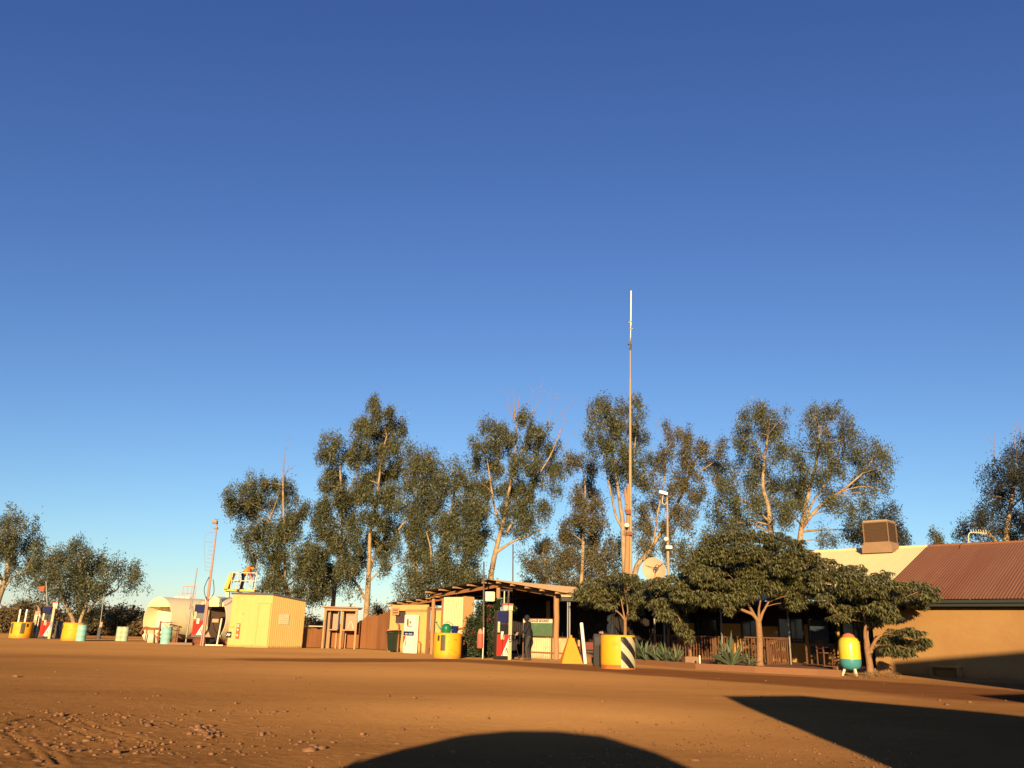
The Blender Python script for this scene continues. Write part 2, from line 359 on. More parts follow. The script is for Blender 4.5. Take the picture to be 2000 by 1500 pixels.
    c = mix(ramp(noise(22, 6, .8), .56, .72, (0,0,0), (.5,.5,.5)), c, (.095,.044,.017))
    c = mix(ramp(noise(9, 6, .8), .60, .72, (0,0,0), (.5,.5,.5)), c, (.23,.13,.055))
    ap = N.new('ShaderNodeAttribute'); ap.attribute_name = 'pale'; c = mix(ap.outputs['Fac'], c, (.29,.158,.058))
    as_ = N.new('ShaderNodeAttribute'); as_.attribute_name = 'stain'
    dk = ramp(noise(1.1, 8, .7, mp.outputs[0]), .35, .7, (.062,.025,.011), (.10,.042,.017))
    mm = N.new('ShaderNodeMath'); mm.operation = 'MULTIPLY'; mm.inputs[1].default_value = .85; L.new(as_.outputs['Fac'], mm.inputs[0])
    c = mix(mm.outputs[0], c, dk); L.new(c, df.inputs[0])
    bp = N.new('ShaderNodeBump'); bp.inputs['Strength'].default_value = .6; bp.inputs['Distance'].default_value = .03; L.new(noise(14, 10, .75), bp.inputs['Height'])
    L.new(bp.outputs[0], df.inputs['Normal'])
    struct(o)
build_ground()
def build_gravel():
    base = bmesh.new(); bmesh.ops.create_icosphere(base, subdivisions=1, radius=1); bv = np.array([v.co[:] for v in base.verts]); bf = np.array([[v.index for v in f.verts] for f in base.faces]); base.free()
    V = []; Fc = []; k = 0
    def put(x, y, s):
        nonlocal k
        sc3 = s*np.array([rng.uniform(.7,1.5), rng.uniform(.6,1.2), rng.uniform(.4,.9)]); q = bv*(1+rng.uniform(-.25,.25,(len(bv),1)))*sc3
        a = rng.uniform(0, 6.28); q = np.stack([q[:,0]*math.cos(a)-q[:,1]*math.sin(a), q[:,0]*math.sin(a)+q[:,1]*math.cos(a), q[:,2]], -1)
        V.append(q+np.array([x, y, s*.25])); Fc.append(bf+k*len(bv)); k += 1
    for i in range(1700):
        px_ = rng.uniform(0, 1000)*rng.uniform(.3, 1); py = rng.uniform(1385, 1510); p = gp(px_, py); put(p.x, p.y, .005+.024*rng.random()**4)
    for i in range(1100):
        p = gp(rng.uniform(1050, 1800), rng.uniform(1400, 1505)); put(p.x, p.y, .004+.013*rng.random()**3)
    for i in range(260):
        p = gp(rng.uniform(0, 2000), rng.uniform(1300, 1400)); put(p.x, p.y, .01+.03*rng.random()**4)
    for (cx, cy, n) in ((395,1428,40),(405,1436,25),(520,1432,14),(605,1468,10),(290,1418,22),(540,1394,8)):
        for i in range(n):
            p = gp(cx+rng.normal()*14, cy+rng.normal()*4); put(p.x, p.y, .012+.035*rng.random()**2)
    for (cx, cy, s) in ((73,1492,.045),(228,1473,.05),(30,1322,.06),(605,1470,.06),(628,1466,.05),(700,1478,.045),(1360,1488,.045),(1177,1371,.05),(758,1360,.05),(706,1476,.03),(650,1453,.03)):
        p = gp(cx, cy); put(p.x, p.y, s)
    o = npmesh('gravel', np.vstack(V), np.vstack(Fc), STONE); o['kind'] = 'stuff'; o['label'] = 'loose red stones and gravel scattered over the dirt'
build_gravel()
# ------------------------------------------------------------------ roadhouse
O = gp(1713, 1315); A2 = gp(2000, 1329); U = (A2-O).normalized(); V_ = Vector((-U.y, U.x, 0)); RZ = math.atan2(U.y, U.x)
def loc(x, y, z=0): return O+U*x+V_*y+Vector((0,0,z))
EZ = 2.52; RD = 6.4; RZH = 5.0      # eave height, ridge depth and height
rh = thing('roadhouse', 'long single storey ochre roadhouse with brown and cream iron roof and dark verandah', 'building', O, RZ)
m = MB(); m.box((6,.1,1.21), (12,.2,2.42)); m.box((11.9,3.5,1.21), (.2,6.6,2.42)); m.build('wall', WALLO, rh)
m = MB(); m.box((.1,1.7,1.21), (.2,3,2.42)); m.build('end_wall', WALLI, rh)
LX = -11.3
m = MB(); m.box((LX/2,3.3,1.3), (-LX,.2,2.4)); m.build('verandah_wall', WALLI, rh)
m = MB(); m.box((LX-1.9,4.2,1.25), (3.8,.2,2.5)); m.box((LX-1.9,5.4,2.55), (3.9,2.6,.1)); m.build('added_dark_wing', DKW, rh)  # added dark wall and flat roof so the open gap reads dark
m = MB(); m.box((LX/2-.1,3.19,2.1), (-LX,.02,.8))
m.box((-8.55,3.185,1.3), (1.3,.02,1.7)); m.box((-10.9,3.185,1.2), (1.5,.02,2.1)); m.box((-5.9,3.185,1.75), (1.6,.02,.3)); m.box((-.9,3.185,1.3), (1.6,.02,2.3)); m.build('wall_shade_panels', DKW, rh)  # dark panels put the wall's shade into colour, leaving sunlit patches bare
for i, (x, wd, z, h) in enumerate(((-4.55,1.15,1.48,1.0),(-3.2,1.2,1.45,1.1),(-1.9,1.1,1.35,1.35),(-8.5,1.0,1.45,.9),(-6.4,.9,1.45,.9))):
    m = MB(); t = .07
    m.box((x,3.165,z+h/2), (wd,.06,t)); m.box((x,3.165,z-h/2), (wd,.06,t)); m.box((x-wd/2+t/2,3.166,z), (t,.06,h-t)); m.box((x+wd/2-t/2,3.166,z), (t,.06,h-t)); m.box((x,3.164,z), (.04,.05,h-t))
    fr = m.build('window', WFR, rh); q = MB(); q.box((x,3.155,z), (wd-2*t,.012,h-2*t)); q.build('pane', GLASSD, fr)
m = MB(); m.box((-.75,3.16,1.15), (.9,.05,2.05)); dr = m.build('door', WFR, rh); q = MB(); q.tube([(-.42,3.1,1.05),(-.42,3.1,1.25)], .015); q.build('handle', GREYM, dr)
m = MB(); m.box((-1.35,2.9,1.62), (.45,.04,.8)); m.build('notice_board', mat('pale_paper_notice', (.10,.095,.08), .7), rh)
# roof planes: ribs run down the slope
def slope(y0, z0, y1, z1): d = Vector((0, y1-y0, z1-z0)); return d.normalized(), d.length
sd, slen = slope(-.4, EZ, RD, RZH); nrm = Vector((0, -sd.z, sd.y))
BX = .3
m = MB(); m.corr((BX,-.4,EZ), (1,0,0), sd, nrm, 12.2-BX, slen, pitch=.105, amp=.009)
bs, bl = slope(2*RD+.4, EZ, RD, RZH); m.corr((BX,2*RD+.4,EZ), (1,0,0), bs, Vector((0,bs.z,-bs.y)) * -1, 12.2-BX, bl, pitch=.3, amp=.01)
rb = m.build('brown_roof', ROOFB, rh); rb['label'] = 'brown red corrugated roof section'
m = MB(); m.tube([(BX,RD,RZH+.01),(12.2,RD,RZH+.01)], .06); m.build('ridge_cap', ROOFB, rb)
hipl = RD+.4
def sk(u):
    x = LX+u; f = min(1., (x-LX)/hipl); return (0, slen*f)
m = MB(); m.corr((LX,-.4,EZ+.012), (1,0,0), sd, nrm, BX-LX-.01, slen, pitch=.105, amp=.016, skew=sk)
m.corr((BX-.02,2*RD+.4,EZ), (-1,0,0), bs, Vector((0,-bs.z,bs.y)), BX-LX-hipl, bl, pitch=.3, amp=.01)
hd = Vector((hipl, 0, RZH-EZ)).normalized(); m.add([(LX,-.4,EZ+.01),(LX,2*RD+.4,EZ+.01),(LX+hipl,RD,RZH+.01)], [(0,1,2)])
rc = m.build('cream_roof', ROOFC, rh); rc['label'] = 'cream corrugated roof section'
m = MB(); m.tube([(LX+hipl,RD,RZH+.015),(BX,RD,RZH+.015)], .06); m.tube([(LX,-.4,EZ+.03),(LX+hipl,RD,RZH+.03)], .05); m.build('ridge_cap', ROOFC, rc)
m = MB(); m.box((BX/2+6.15,-.42,EZ-.15), (12.2-BX*1,.04,.2)); m.box((6.2,-.49,EZ-.09), (11.8,.11,.1)); m.build('gutter', FASC, rh)
m = MB(); m.box(((LX+BX)/2,-.42,EZ-.13), (BX-LX,.04,.16)); m.build('verandah_fascia', FASC, rh)
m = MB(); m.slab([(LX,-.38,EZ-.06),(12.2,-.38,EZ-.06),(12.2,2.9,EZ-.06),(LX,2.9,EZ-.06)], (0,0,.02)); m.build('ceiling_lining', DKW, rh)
for x in (-3.05, -5.9, -8.6):
    m = MB(); m.tube([(x,-.28,.12),(x,-.28,EZ-.1)], .035); m.build('verandah_post', mat('pale_steel_post', (.22,.2,.17), .5), rh)
m = MB(); m.box((LX/2+1.2-.6,1.55,.09), (-LX-1.2,3.3,.16)); m.build('verandah_floor', CONC, rh)
# balustrade of the verandah
RAILM = mat('dark_brown_railing_timber', (.15,.068,.032), .8, .25, 6)
def railing(a, b, label, z0=.17, h=.95, slopez=0., step=.13):
    a = Vector(a); b = Vector(b); t = thing('verandah_railing', label, 'railing', a, 0, 'railings of the verandah')
    d = b-a; n = max(2, int(d.length/step))
    dz = Vector((0,0,slopez))
    q = MB(); q.beam(Vector((0,0,z0+h)), d+dz+Vector((0,0,z0+h)), .09, .05); q.build('handrail', RAILM, t)
    q = MB(); q.beam(Vector((0,0,z0+.08)), d+dz+Vector((0,0,z0+.08)), .05, .05); q.build('bottom_rail', RAILM, t)
    for i in range(n+1):
        p = d*(i/n); s = dz*(i/n); post = i in (0, n)
        q = MB(); q.box(p+s+Vector((0,0,z0+h/2)), (.035 if not post else .08,.03 if not post else .08,h-.03 if not post else h+.04), RZ); q.build('baluster' if not post else 'end_post', RAILM, t)
railing(loc(-9.4,-.1), loc(-6.4,-.1), 'brown timber railing behind the left agave bed', )
railing(loc(-6.3,-.1), loc(-3.25,-.1), 'brown timber railing behind the big shade tree trunk')
railing(loc(-3.15,-.12), loc(-3.3,-1.6), 'short brown timber railing sloping down beside the step', slopez=-.12)
# raised earth bed with kerb, and step
kp = [gp(*p) for p in ((1238,1297),(1360,1307),(1474,1313.5),(1596,1319.5),(1642,1322))]
bk = [loc(-2.4,-.02), loc(-11.2,-.02)]
m = MB(); m.slab([Vector((p.x,p.y,.004)) for p in kp]+[Vector((p.x,p.y,.004)) for p in bk], (0,0,.17)); struct(m.build('raised_earth_bed', EARTH))
for i, (a, b) in enumerate(zip(kp[:-1], kp[1:])):
    pass
m = MB()
for i in range(len(kp)-1):
    a, b = kp[i], kp[i+1]; m.beam(a+Vector((0,-.06,.1)), b+Vector((0,-.06,.1)), .1, .2)
struct(m.build('kerb', TIMB))
sp = gp(1622,1321)
t = thing('entry_step', 'dark timber step at the verandah entrance beside the painted tank', 'step', loc(-1.9,-1.15), RZ)
m = MB(); m.box((0,0,.09), (1.5,.9,.17)); m.build('tread', OILTB, t)
m = MB(); m.box((0,-.46,.07), (1.5,.02,.13)); m.build('riser', DKW, t)
# verandah furniture
def chair(lab, p, rz, first=[]):
    if first: return dup(first[0], p, rz, lab, 'outdoor chairs on the verandah')
    t = thing('outdoor_chair', lab, 'chair', p, rz, 'outdoor chairs on the verandah')
    q = MB(); q.box((0,0,.45), (.46,.46,.04)); q.build('seat', OILTB, t)
    q = MB()
    for z in (.62,.74,.86): q.box((0,.22,z), (.44,.025,.07))
    q.build('backrest', OILTB, t)
    for x in (-.2,.2):
        for y in (-.2,.22):
            q = MB(); q.box((x,y,.215 if y < 0 else .45), (.04,.04,.43 if y < 0 else .9)); q.build('leg', OILTB, t)
    for x in (-.25,.25):
        q = MB(); q.box((x,0,.66), (.05,.46,.03)); q.build('armrest', OILTB, t)
    first.append(t); return t
chair('dark slatted chair behind the big agave', loc(-4.9,.75,.17), RZ+.3)
chair('dark slatted chair just inside the entry by the blue poster', loc(-2.2,.9,.17), RZ+2.6)
chair('dark slatted chair nearest the pale painted notice', loc(-1.2,1.2,.17), RZ-1.9)
chair('dark slatted chair at the left end of the verandah', loc(-7.6,.9,.17), RZ+.2)
def table(lab, p, rz, first=[]):
    if first: return dup(first[0], p, rz, lab, 'outdoor tables on the verandah')
    t = thing('outdoor_table', lab, 'table', p, rz, 'outdoor tables on the verandah')
    q = MB(); q.box((0,0,.73), (1.1,.7,.04)); q.build('tabletop', TIMB, t)
    for x in (-.48,.48):
        for y in (-.28,.28): q = MB(); q.box((x,y,.355), (.06,.06,.71)); q.build('leg', OILTB, t)
    first.append(t)
table('brown timber table beside the entry post', loc(-2.6,1.5,.17), RZ+.1)
table('brown timber table at the left part of the verandah', loc(-8.6,1.5,.17), RZ)
t = thing('poster', 'blue and brown picture poster on the verandah wall near the entry', 'poster', loc(-3.0,2.4,.17), RZ)
q = MB(); q.box((0,0,1.05), (.75,.04,1.3)); q.build('panel', mat('poster_print', (.045,.05,.045), .5, .9, 3, c2=(.012,.03,.09), c2amt=.5, c2scale=1.8), t)
q = MB(); q.box((-.25,0,.2), (.04,.04,.4)); q.box((.25,0,.2), (.04,.04,.4)); q.build('stand', OILTB, t)
# low bench on the ochre wall
t = thing('wall_bench', 'low ochre bench against the bare wall in the shade', 'bench', loc(2.35,-.22), RZ)
q = MB(); q.box((0,0,.32), (1.0,.34,.05)); q.build('seat', WALLO, t)
for x in (-.42,.42): q = MB(); q.box((x,0,.147), (.07,.3,.294)); q.build('leg', WALLO, t)
# evaporative cooler on the roof
def onroof(x, y): return EZ+(y+.4)*(RZH-EZ)/(RD+.4)
def local_of(px_, d): p = at(px_, 1150, d); q = p-O; return q.dot(U), q.dot(V_)
cx, cy = -.35, 6.0
def topx(x, y, z):
    p = loc(x, y, z); dz = p.z-CH; f = p.y*math.cos(PITCH)+dz*math.sin(PITCH); b = (-p.y*math.sin(PITCH)+dz*math.cos(PITCH))/f; a = p.x/f
    return 1000+F*(a*math.cos(ROLL)+b*math.sin(ROLL)), 750-F*(-a*math.sin(ROLL)+b*math.cos(ROLL))
zc = onroof(cx, cy)
while topx(cx, cy-.6, zc)[0] > 1713: cx -= .02
cz = zc+.20; 
t = thing('evaporative_cooler', 'square brown evaporative cooler standing on the cream roof ridge', 'air cooler', loc(cx, cy), RZ)
m = MB(); m.bbox((0,0,cz+1.03), (1.08,1.08,.1), .03); m.add([], []); m.build('lid', mat('tan_cooler_lid', (.34,.24,.13), .6), t)
m = MB(); m.box((0,0,cz+.09), (1.10,1.10,.1)); m.box((0,0,cz-.14), (1.25,1.2,.36)); m.build('base_tray', mat('tan_cooler_tray', (.27,.17,.09), .6), t)
m = MB(); m.box((0,0,cz+.56), (1.0,1.0,.84)); bd = m.build('housing', PADM, t)
for i in range(14): 
    q = MB(); z = cz+.17+i*.059; q.box((0,-.51,z), (.94,.02,.014)); q.box((-.51,0,z), (.02,.94,.014)); q.box((.51,0,z), (.02,.94,.014)); q.build('louvre', PADM, bd)
for sx in (-1,1):
    for sy in (-1,1): m = MB(); m.box((sx*.512,sy*.512,cz+.56), (.045,.045,.84)); m.build('corner_frame', mat('cooler_frame', (.2,.12,.06), .6), t)
# TV antenna
ax, ay = 4.0, RD
while topx(ax, ay, RZH)[0] > 1893: ax -= .02
t = thing('roof_antenna', 'cream comb shaped aerial on the brown roof ridge', 'antenna', loc(ax, ay, RZH), 0)
m = MB(); m.tube([(0,0,-.02),(0,0,.3),(.04,0,.42),(.12,0,.5),(.8,.0,.47)], .022); m.build('mast', WHITEM, t)
m = MB()
for i in range(7): m.tube([(.18+i*.1,-.18,.5),(.18+i*.1,.18,.55)], .011, 5); m.tube([(.18+i*.1,0,.46),(.15+i*.1,0,.62)], .011, 5)
m.build('dipoles', WHITEM, t)
m = MB(); m.tube([(-.05,0,.28),(-.62,-.5,-.18)], .012, 5); m.tube([(0,0,.2),(.4,-.4,-.14)], .012, 5); m.build('stay', RUST, t)

# ------------------------------------------------------------------ open shed with gable roof
SA = Vector((0,0,0)); SA = at(957, 1132, 38)                 # front apex
def along(p, s, z=None): q = Vector(p)+U*s; q.z = p.z if z is None else z; return q
fr_ = along(SA, 4.25, 2.71); fl_ = along(SA, -4.75, 2.87)
def back(p, s): return Vector(p)+V_*s
shed = thing('open_shed', 'open timber shed with gable iron roof, exposed battens and a dark interior', 'shed', (SA.x, SA.y, 0))
sw = lambda a: Vector(a)-shed.location
def roofplane(mb, a, b, depth, over=0.):
    ev = (Vector(b)-Vector(a)).normalized(); n_ = V_.cross(ev).normalized(); n_ = n_ if n_.z > 0 else -n_
    mb.corr(a, V_, ev, n_, depth, (Vector(b)-Vector(a)).length, pitch=.11, amp=.016)
m = MB(); roofplane(m, SA, fr_, 6.6); m.build('right_roof_sheet', ROOFT, shed, True)
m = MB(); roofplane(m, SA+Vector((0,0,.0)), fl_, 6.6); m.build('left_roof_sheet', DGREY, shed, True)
def battens(parent, a, b, n, depth, nm='batten'):
    for i in range(n):
        p = Vector(a).lerp(Vector(b), (i+.5)/n)-Vector((0,0,.07)); q = MB(); q.beam(p+V_*.02, p+V_*depth, .12, .07); q.build(nm, TIMBP, parent, True)
battens(shed, SA, fl_, 5, 6.4); battens(shed, SA, fr_, 5, 6.4)
for a, b in ((SA, fl_), (SA, fr_)):
    m = MB(); o_ = V_*.75-Vector((0,0,.2)); m.beam(Vector(a)+o_, Vector(b)+o_, .07, .16); m.build('rafter', TIMB, shed, True)
    m = MB(); o_ = V_*5.5-Vector((0,0,.2)); m.beam(Vector(a)+o_, Vector(b)+o_, .07, .16); m.build('rafter', OILTB, shed, True)
def spost(x, d, z, nm='post', mt=POST, r=.11):
    p = gx(x, d); q = MB(); pts = [(p.x+.01*math.sin(k*2), p.y, z*k/6) for k in range(7)]; q.tube(pts, [r*(1+.06*math.sin(k*3.1)) for k in range(7)], 10); q.build(nm, mt, shed, True)
spost(1086, 36.3, 2.6, r=.12); spost(970, 38.5, 3.0, r=.1); spost(842, 41.9, 2.6, r=.09); spost(1070, 41.5, 2.6, r=.1)
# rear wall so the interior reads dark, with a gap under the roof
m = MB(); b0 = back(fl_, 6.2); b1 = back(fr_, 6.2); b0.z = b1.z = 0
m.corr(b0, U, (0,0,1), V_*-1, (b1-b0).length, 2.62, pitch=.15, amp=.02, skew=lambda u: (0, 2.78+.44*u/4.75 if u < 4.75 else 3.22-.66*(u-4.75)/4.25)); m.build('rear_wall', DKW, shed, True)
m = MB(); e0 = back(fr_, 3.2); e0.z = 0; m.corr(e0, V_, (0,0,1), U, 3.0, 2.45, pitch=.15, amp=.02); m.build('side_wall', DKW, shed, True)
m = MB(); k0 = gx(1035, 38.6, .012); k1 = gx(1120, 36.4, .012); m.slab([gx(900,40,.006), gx(1110,35.6,.006), gx(1160,41,.006), gx(990,46,.006)], (0,0,.05)); struct(m.build('shed_floor', CONC))
# half walls and message board
hw = thing('corrugated_half_wall', 'low cream corrugated half wall under the message board', 'wall', gx(1036, 37.2))
a = gx(1036, 37.3); b = gx(1077, 36.6); c = gx(1110, 36.0); uu = (b-a).normalized(); nn = Vector((uu.y,-uu.x,0))
if nn.y > 0: nn = -nn
m = MB(); m.corr(a+Vector((0,0,.05)), uu, (0,0,1), nn, (b-a).length-.03, .84, pitch=.1, amp=.018); m.build('left_sheet', CORRW, hw, True)
m = MB(); m.box((b+c)/2+Vector((0,0,.5)), ((c-b).length-.06,.03,.86), math.atan2((c-b).y,(c-b).x)); m.build('right_panel', mat('cream_board', (.60,.46,.22), .6, .12, 3, c2=(.3,.18,.08), c2amt=.38), hw, True)
m = MB(); m.beam(a+Vector((0,0,.93)), c+Vector((0,0,.93)), .08, .05); m.build('top_rail', OILTB, hw, True)
m = MB(); m.beam(a+Vector((0,-.03,.3)), c+Vector((0,-.03,.3)), .03, .06); m.build('mid_rail', TIMB, hw, True)
for p in (b, c, a): m = MB(); m.box(p+Vector((0,0,.45)), (.07,.07,.9)); m.build('post', OILTB, hw, True)
mb_ = thing('message_board', 'green chalk message board with hand painted heading above the half wall', 'notice board', gx(1036, 37.1))
a = gx(1022, 37.35, .98); b = gx(1078.5, 36.5, .98); uu = (b-a); L_ = uu.length; rz_ = math.atan2(uu.y, uu.x); ce = (a+b)/2
m = MB(); m.box(ce+Vector((0,0,.26)), (L_,.035,.52), rz_); m.build('board', SIGNG, mb_, True)
m = MB(); m.box(ce+Vector((0,0,.60)), (L_,.04,.16), rz_); hd_ = m.build('header', WHITEM, mb_, True)
textobj('lettering', 'MESSAGE BOARD', .15, ce+Vector((-math.sin(rz_)*-.0,0,.60))+Vector((math.sin(rz_), -math.cos(rz_), 0))*.024, (R(90), 0, rz_), INK, mb_, bold=.004, shear=.25, world=True)
m = MB(); [m.beam(a+Vector((0,0,-.05+z)), b+Vector((0,0,-.05+z)), .05, .03) for z in (.04,.74)]; m.build('trim', OILTB, mb_, True)
for e_ in (a, b): m = MB(); m.box(e_+Vector((0,.05,-.15)), (.05,.05,1.7)); m.build('leg', OILTB, mb_, True)
# small cream sign hanging under the gable
p = at(956, 1165, 37.4); t = tag(MB().bbox(p, (.48,.16,.40), .02, -.2).build('light_box', CREAM), 'blank cream box sign hanging under the shed gable', 'sign')
# corrugated cubicle between shed and toilets
a = gx(862, 40.9); b = gx(901, 40.0); c = gx(922, 40.9)
cu_ = thing('corrugated_cubicle', 'tall cream corrugated cubicle beside the yellow drum with buckets', 'cubicle', a)
m = MB(); uu = (b-a).normalized(); m.corr(a, uu, (0,0,1), (uu.y,-uu.x,0), (b-a).length, 2.62, pitch=.11, amp=.016); m.build('front_sheet', CORRW, cu_, True)
m = MB(); uu = (c-b).normalized(); m.corr(b, uu, (0,0,1), (uu.y,-uu.x,0), (c-b).length, 2.66, pitch=.09, amp=.016); m.build('side_sheet', CORRT, cu_, True)
m = MB(); m.box(a+Vector((-.05,0,1.28)), (.09,.09,2.56)); m.build('post', TIMB, cu_, True)
m = MB(); d_ = a+(c-b); m.box((a+d_)/2+Vector((0,0,1.2)), (.04,(c-b).length,2.4), math.atan2((c-b).y,(c-b).x)-math.pi/2); m.build('inner_wall', CORRT, cu_, True)
# ------------------------------------------------------------------ toilet block
T0 = gx(760, 44.6); T1 = gx(866, 41.3)
tu = (T1-T0).normalized(); tn = Vector((tu.y,-tu.x,0)); tz = math.atan2(tu.y, tu.x); TL = (T1-T0).length
tb = thing('toilet_block', 'small yellow toilet block with dark window and skillion roof on battens', 'building', T0, tz)
def hole_wall(mb, x0, x1, z0, z1, hx0, hx1, hz0, hz1, y, th):
    for (a_, b_, c_, d_) in ((x0,hx0,z0,z1),(hx1,x1,z0,z1),(hx0,hx1,z0,hz0),(hx0,hx1,hz1,z1)):
        if b_-a_ > .01 and d_-c_ > .01: mb.box(((a_+b_)/2,y,(c_+d_)/2), (b_-a_,th,d_-c_))
X = lambda px_: (gx(px_, 43.2)-T0).dot(tu)*(1.0)
def tx(px_):
    lo, hi = -1, TL+1
    for _ in range(40):
        mid = (lo+hi)/2; q = T0+tu*mid
        f = q.y*math.cos(PITCH); 
        pxx = 1000+F*((q.x/f)*math.cos(ROLL)-math.tan(PITCH)*math.sin(ROLL)) if 0 else None
        dz = 0; f = q.y*math.cos(PITCH)+dz*math.sin(PITCH); b_ = (-q.y*math.sin(PITCH)+dz*math.cos(PITCH))/f
        pxx = 1000+F*((q.x/f)*math.cos(ROLL)+b_*math.sin(ROLL))
        if pxx < px_: lo = mid
        else: hi = mid
    return lo
x764, x772, x792, x798, x824, x834, x867 = [tx(v) for v in (762,770,792,798,824,834,864)]
m = MB(); hole_wall(m, x764, x834, 0, 2.3, x772, x792, 1.4, 2.02, 0, .1); m.box((x764+.05,1.2,1.1), (.1,2.3,2.2)); m.build('wall', SHED, tb)
m = MB(); m.box(((x834+x867)/2+.06,.25,1.05), (x867-x834-.12,.08,1.98)); m.build('door', mat('pale_yellow_door', (.70,.48,.16), .5, .06), tb)
m = MB(); m.box(((x834+x867)/2,.16,2.1), (x867-x834,.1,.1)); m.box((x834+.05,.02,1.1), (.12,.14,2.2)); m.build('door_frame', TIMB, tb)
m = MB(); m.box(((x772+x792)/2,.1,1.7), (x792-x772+.2,.02,.8)); m.build('window_screen', mat('purple_brown_screen', (.075,.048,.045), .7), tb)
m = MB(); m.box(((x792+x834)/2,-.065,2.02), (x834-x792,.03,.12)); m.build('lintel', TIMBP, tb)
ra = T0-tu*.35-tn*-.0; 
def tw(x, y, z): return T0+tu*x-tn*y+Vector((0,0,z))
ra = at(753, 1178.5, (T0-tu*.3+tn*.5).y); rb_ = Vector(ra)+tu*(TL+.35); rb_.z = ra.z+.38
m = MB(); evv = (rb_-ra).normalized(); m.corr(ra, -tn, evv, Vector((0,0,1)), 3.0, (rb_-ra).length, pitch=.12, amp=.016); m.build('roof_sheet', DGREY, tb, False) if 0 else None
def tl(p): q = Vector(p)-T0; return Vector((q.dot(tu), q.dot(-tn), p[2]))
m = MB(); la, lb = tl(ra), tl(rb_); m.corr(la, (0,1,0), (lb-la), (0,0,1), 3.0, (lb-la).length, pitch=.12, amp=.016); m.build('roof_sheet', DGREY, tb)
for i in range(6):
    p = la.lerp(lb, (i+.3)/6)-Vector((0,0,.06)); q = MB(); q.box(p+Vector((0,1.5,0)), (.14,2.96,.06)); q.build('batten', TIMBP, tb)
m = MB(); m.beam(la+Vector((.3,.38,-.15)), lb+Vector((0,.38,-.15)), .06, .13); m.build('rafter', TIMB, tb)
sgn = thing('toilet_sign', 'small tan sign with two faded brown lines at the left end of the toilet block', 'sign', T0+tu*(tx(773))+Vector((0,0,0)), tz)
m = MB(); m.box((0,-.09,1.98), (.62,.03,.36)); m.build('board', SIGNT, sgn)
m = MB()
for r_, z in ((0,2.05),(1,1.92)):
    x = -.2
    while x < .22:
        l_ = random.uniform(.02,.05); m.box((x+l_/2,-.108,z+random.uniform(-.01,.01)), (l_*.7,.004,random.uniform(.04,.07))); x += l_
m.build('faded_lettering', INKB, sgn)
# fuel brand panels leaning on toilet wall = white pump / ice cabinet
pc = thing('white_dispenser_cabinet', 'tall white cabinet with navy band and red triangle against the toilet wall', 'fuel cabinet', T0+tu*((x798+x824)/2+.12)+tn*.22, tz)
w_ = (x824-x798)*.78
m = MB(); m.bbox((0,-.12,.90), (w_,.26,1.8), .02); m.build('body', WHITE, pc)
m = MB(); m.box((0,-.256,.92), (w_-.02,.014,.2)); m.build('band', BLUE, pc)
m = MB()
for i in range(7): m.box((-.3*w_+i*.09*w_+(.08 if i > 2 else 0),-.266,.9), (.035,.006,.05+.02*(i%2)))
m.build('faded_lettering', WHITE, pc)
m = MB(); m.slab([(-w_/2+.01,-.254,.80),(-w_/2+.01,-.254,.38),(-w_/2+.2,-.254,.80)], (0,-.008,0)); m.build('triangle_mark', RED, pc)
m = MB(); m.slab([(-w_/2+.14,-.254,.32),(-w_/2+.2,-.254,.32),(-w_/2+.24,-.254,.55),(-w_/2+.25,-.254,.32),(-w_/2+.27,-.254,.32),(-w_/2+.26,-.254,.62),(-w_/2+.22,-.254,.62)], (0,-.006,0)); m.build('chevron_mark', GREYM, pc)
m = MB(); m.box((-.12,-.256,1.45), (.16,.012,.34)); m.box((.1,-.256,1.45), (.14,.012,.12)); m.box((.05,-.256,1.25), (.4,.01,.05)); m.build('notice', FADED, pc)
m = MB(); m.box((-.14,-.264,1.46), (.05,.008,.26)); m.box((-.08,-.264,1.4), (.03,.008,.14)); m.box((.1,-.264,1.44), (.1,.008,.04)); m.build('notice_print', INKB, pc)
for (px_, nm, lab, h_) in ((785,'bent_pipe','bent brown pipe between the wheelie bin and the white cabinet',1.4),(829,'stub_pipe','short tan pipe right of the white cabinet',.55)):
    p = T0+tu*tx(px_)+tn*.2; q = MB(); q.tube([p, p+Vector((0,0,h_*.9)), p+Vector((-.04,0,h_*.97)), p+Vector((-.1,0,h_))], .045 if h_ > 1 else .03, 8); tag(q.build(nm, TIMB), lab, 'pipe')
# wheelie bin
def wheelie(lab, p, rz):
    t = thing('wheelie_bin', lab, 'bin', p, rz)
    q = MB(); a_ = .21; b_ = .27; q.add([(-a_,-.22,.06),(a_,-.22,.06),(a_,.22,.06),(-a_,.22,.06),(-b_,-.3,.95),(b_,-.3,.95),(b_,.3,.95),(-b_,.3,.95)], [(0,1,2,3),(4,5,6,7),(0,1,5,4),(1,2,6,5),(2,3,7,6),(3,0,4,7)]); q.box((0,0,.93), (.6,.66,.06)); q.build('body', BIN, t)
    q = MB(); q.add([(-.3,-.34,.965),(.3,-.34,.965),(.3,.36,1.0),(-.3,.36,1.0),(-.24,-.2,1.04),(.24,-.2,1.04),(.24,.3,1.07),(-.24,.3,1.07)], [(0,1,2,3),(4,5,6,7),(0,1,5,4),(1,2,6,5),(2,3,7,6),(3,0,4,7)]); q.build('lid', BLACK, t)
    for x in (-.24,.24): q = MB(); q.lathe([(.0,-.025),(.1,-.025),(.1,.025),(0,.025)], (x,.24,.1), 16, 'X'); q.build('wheel', BLACK, t)
    q = MB(); q.tube([(-.2,.38,.95),(.2,.38,.95)], .018); q.build('handle', BIN, t)
wheelie('dark green wheelie bin with black lid beside the toilet block', gx(770.5, 44.0)-Vector((.02,.15,0)), tz)

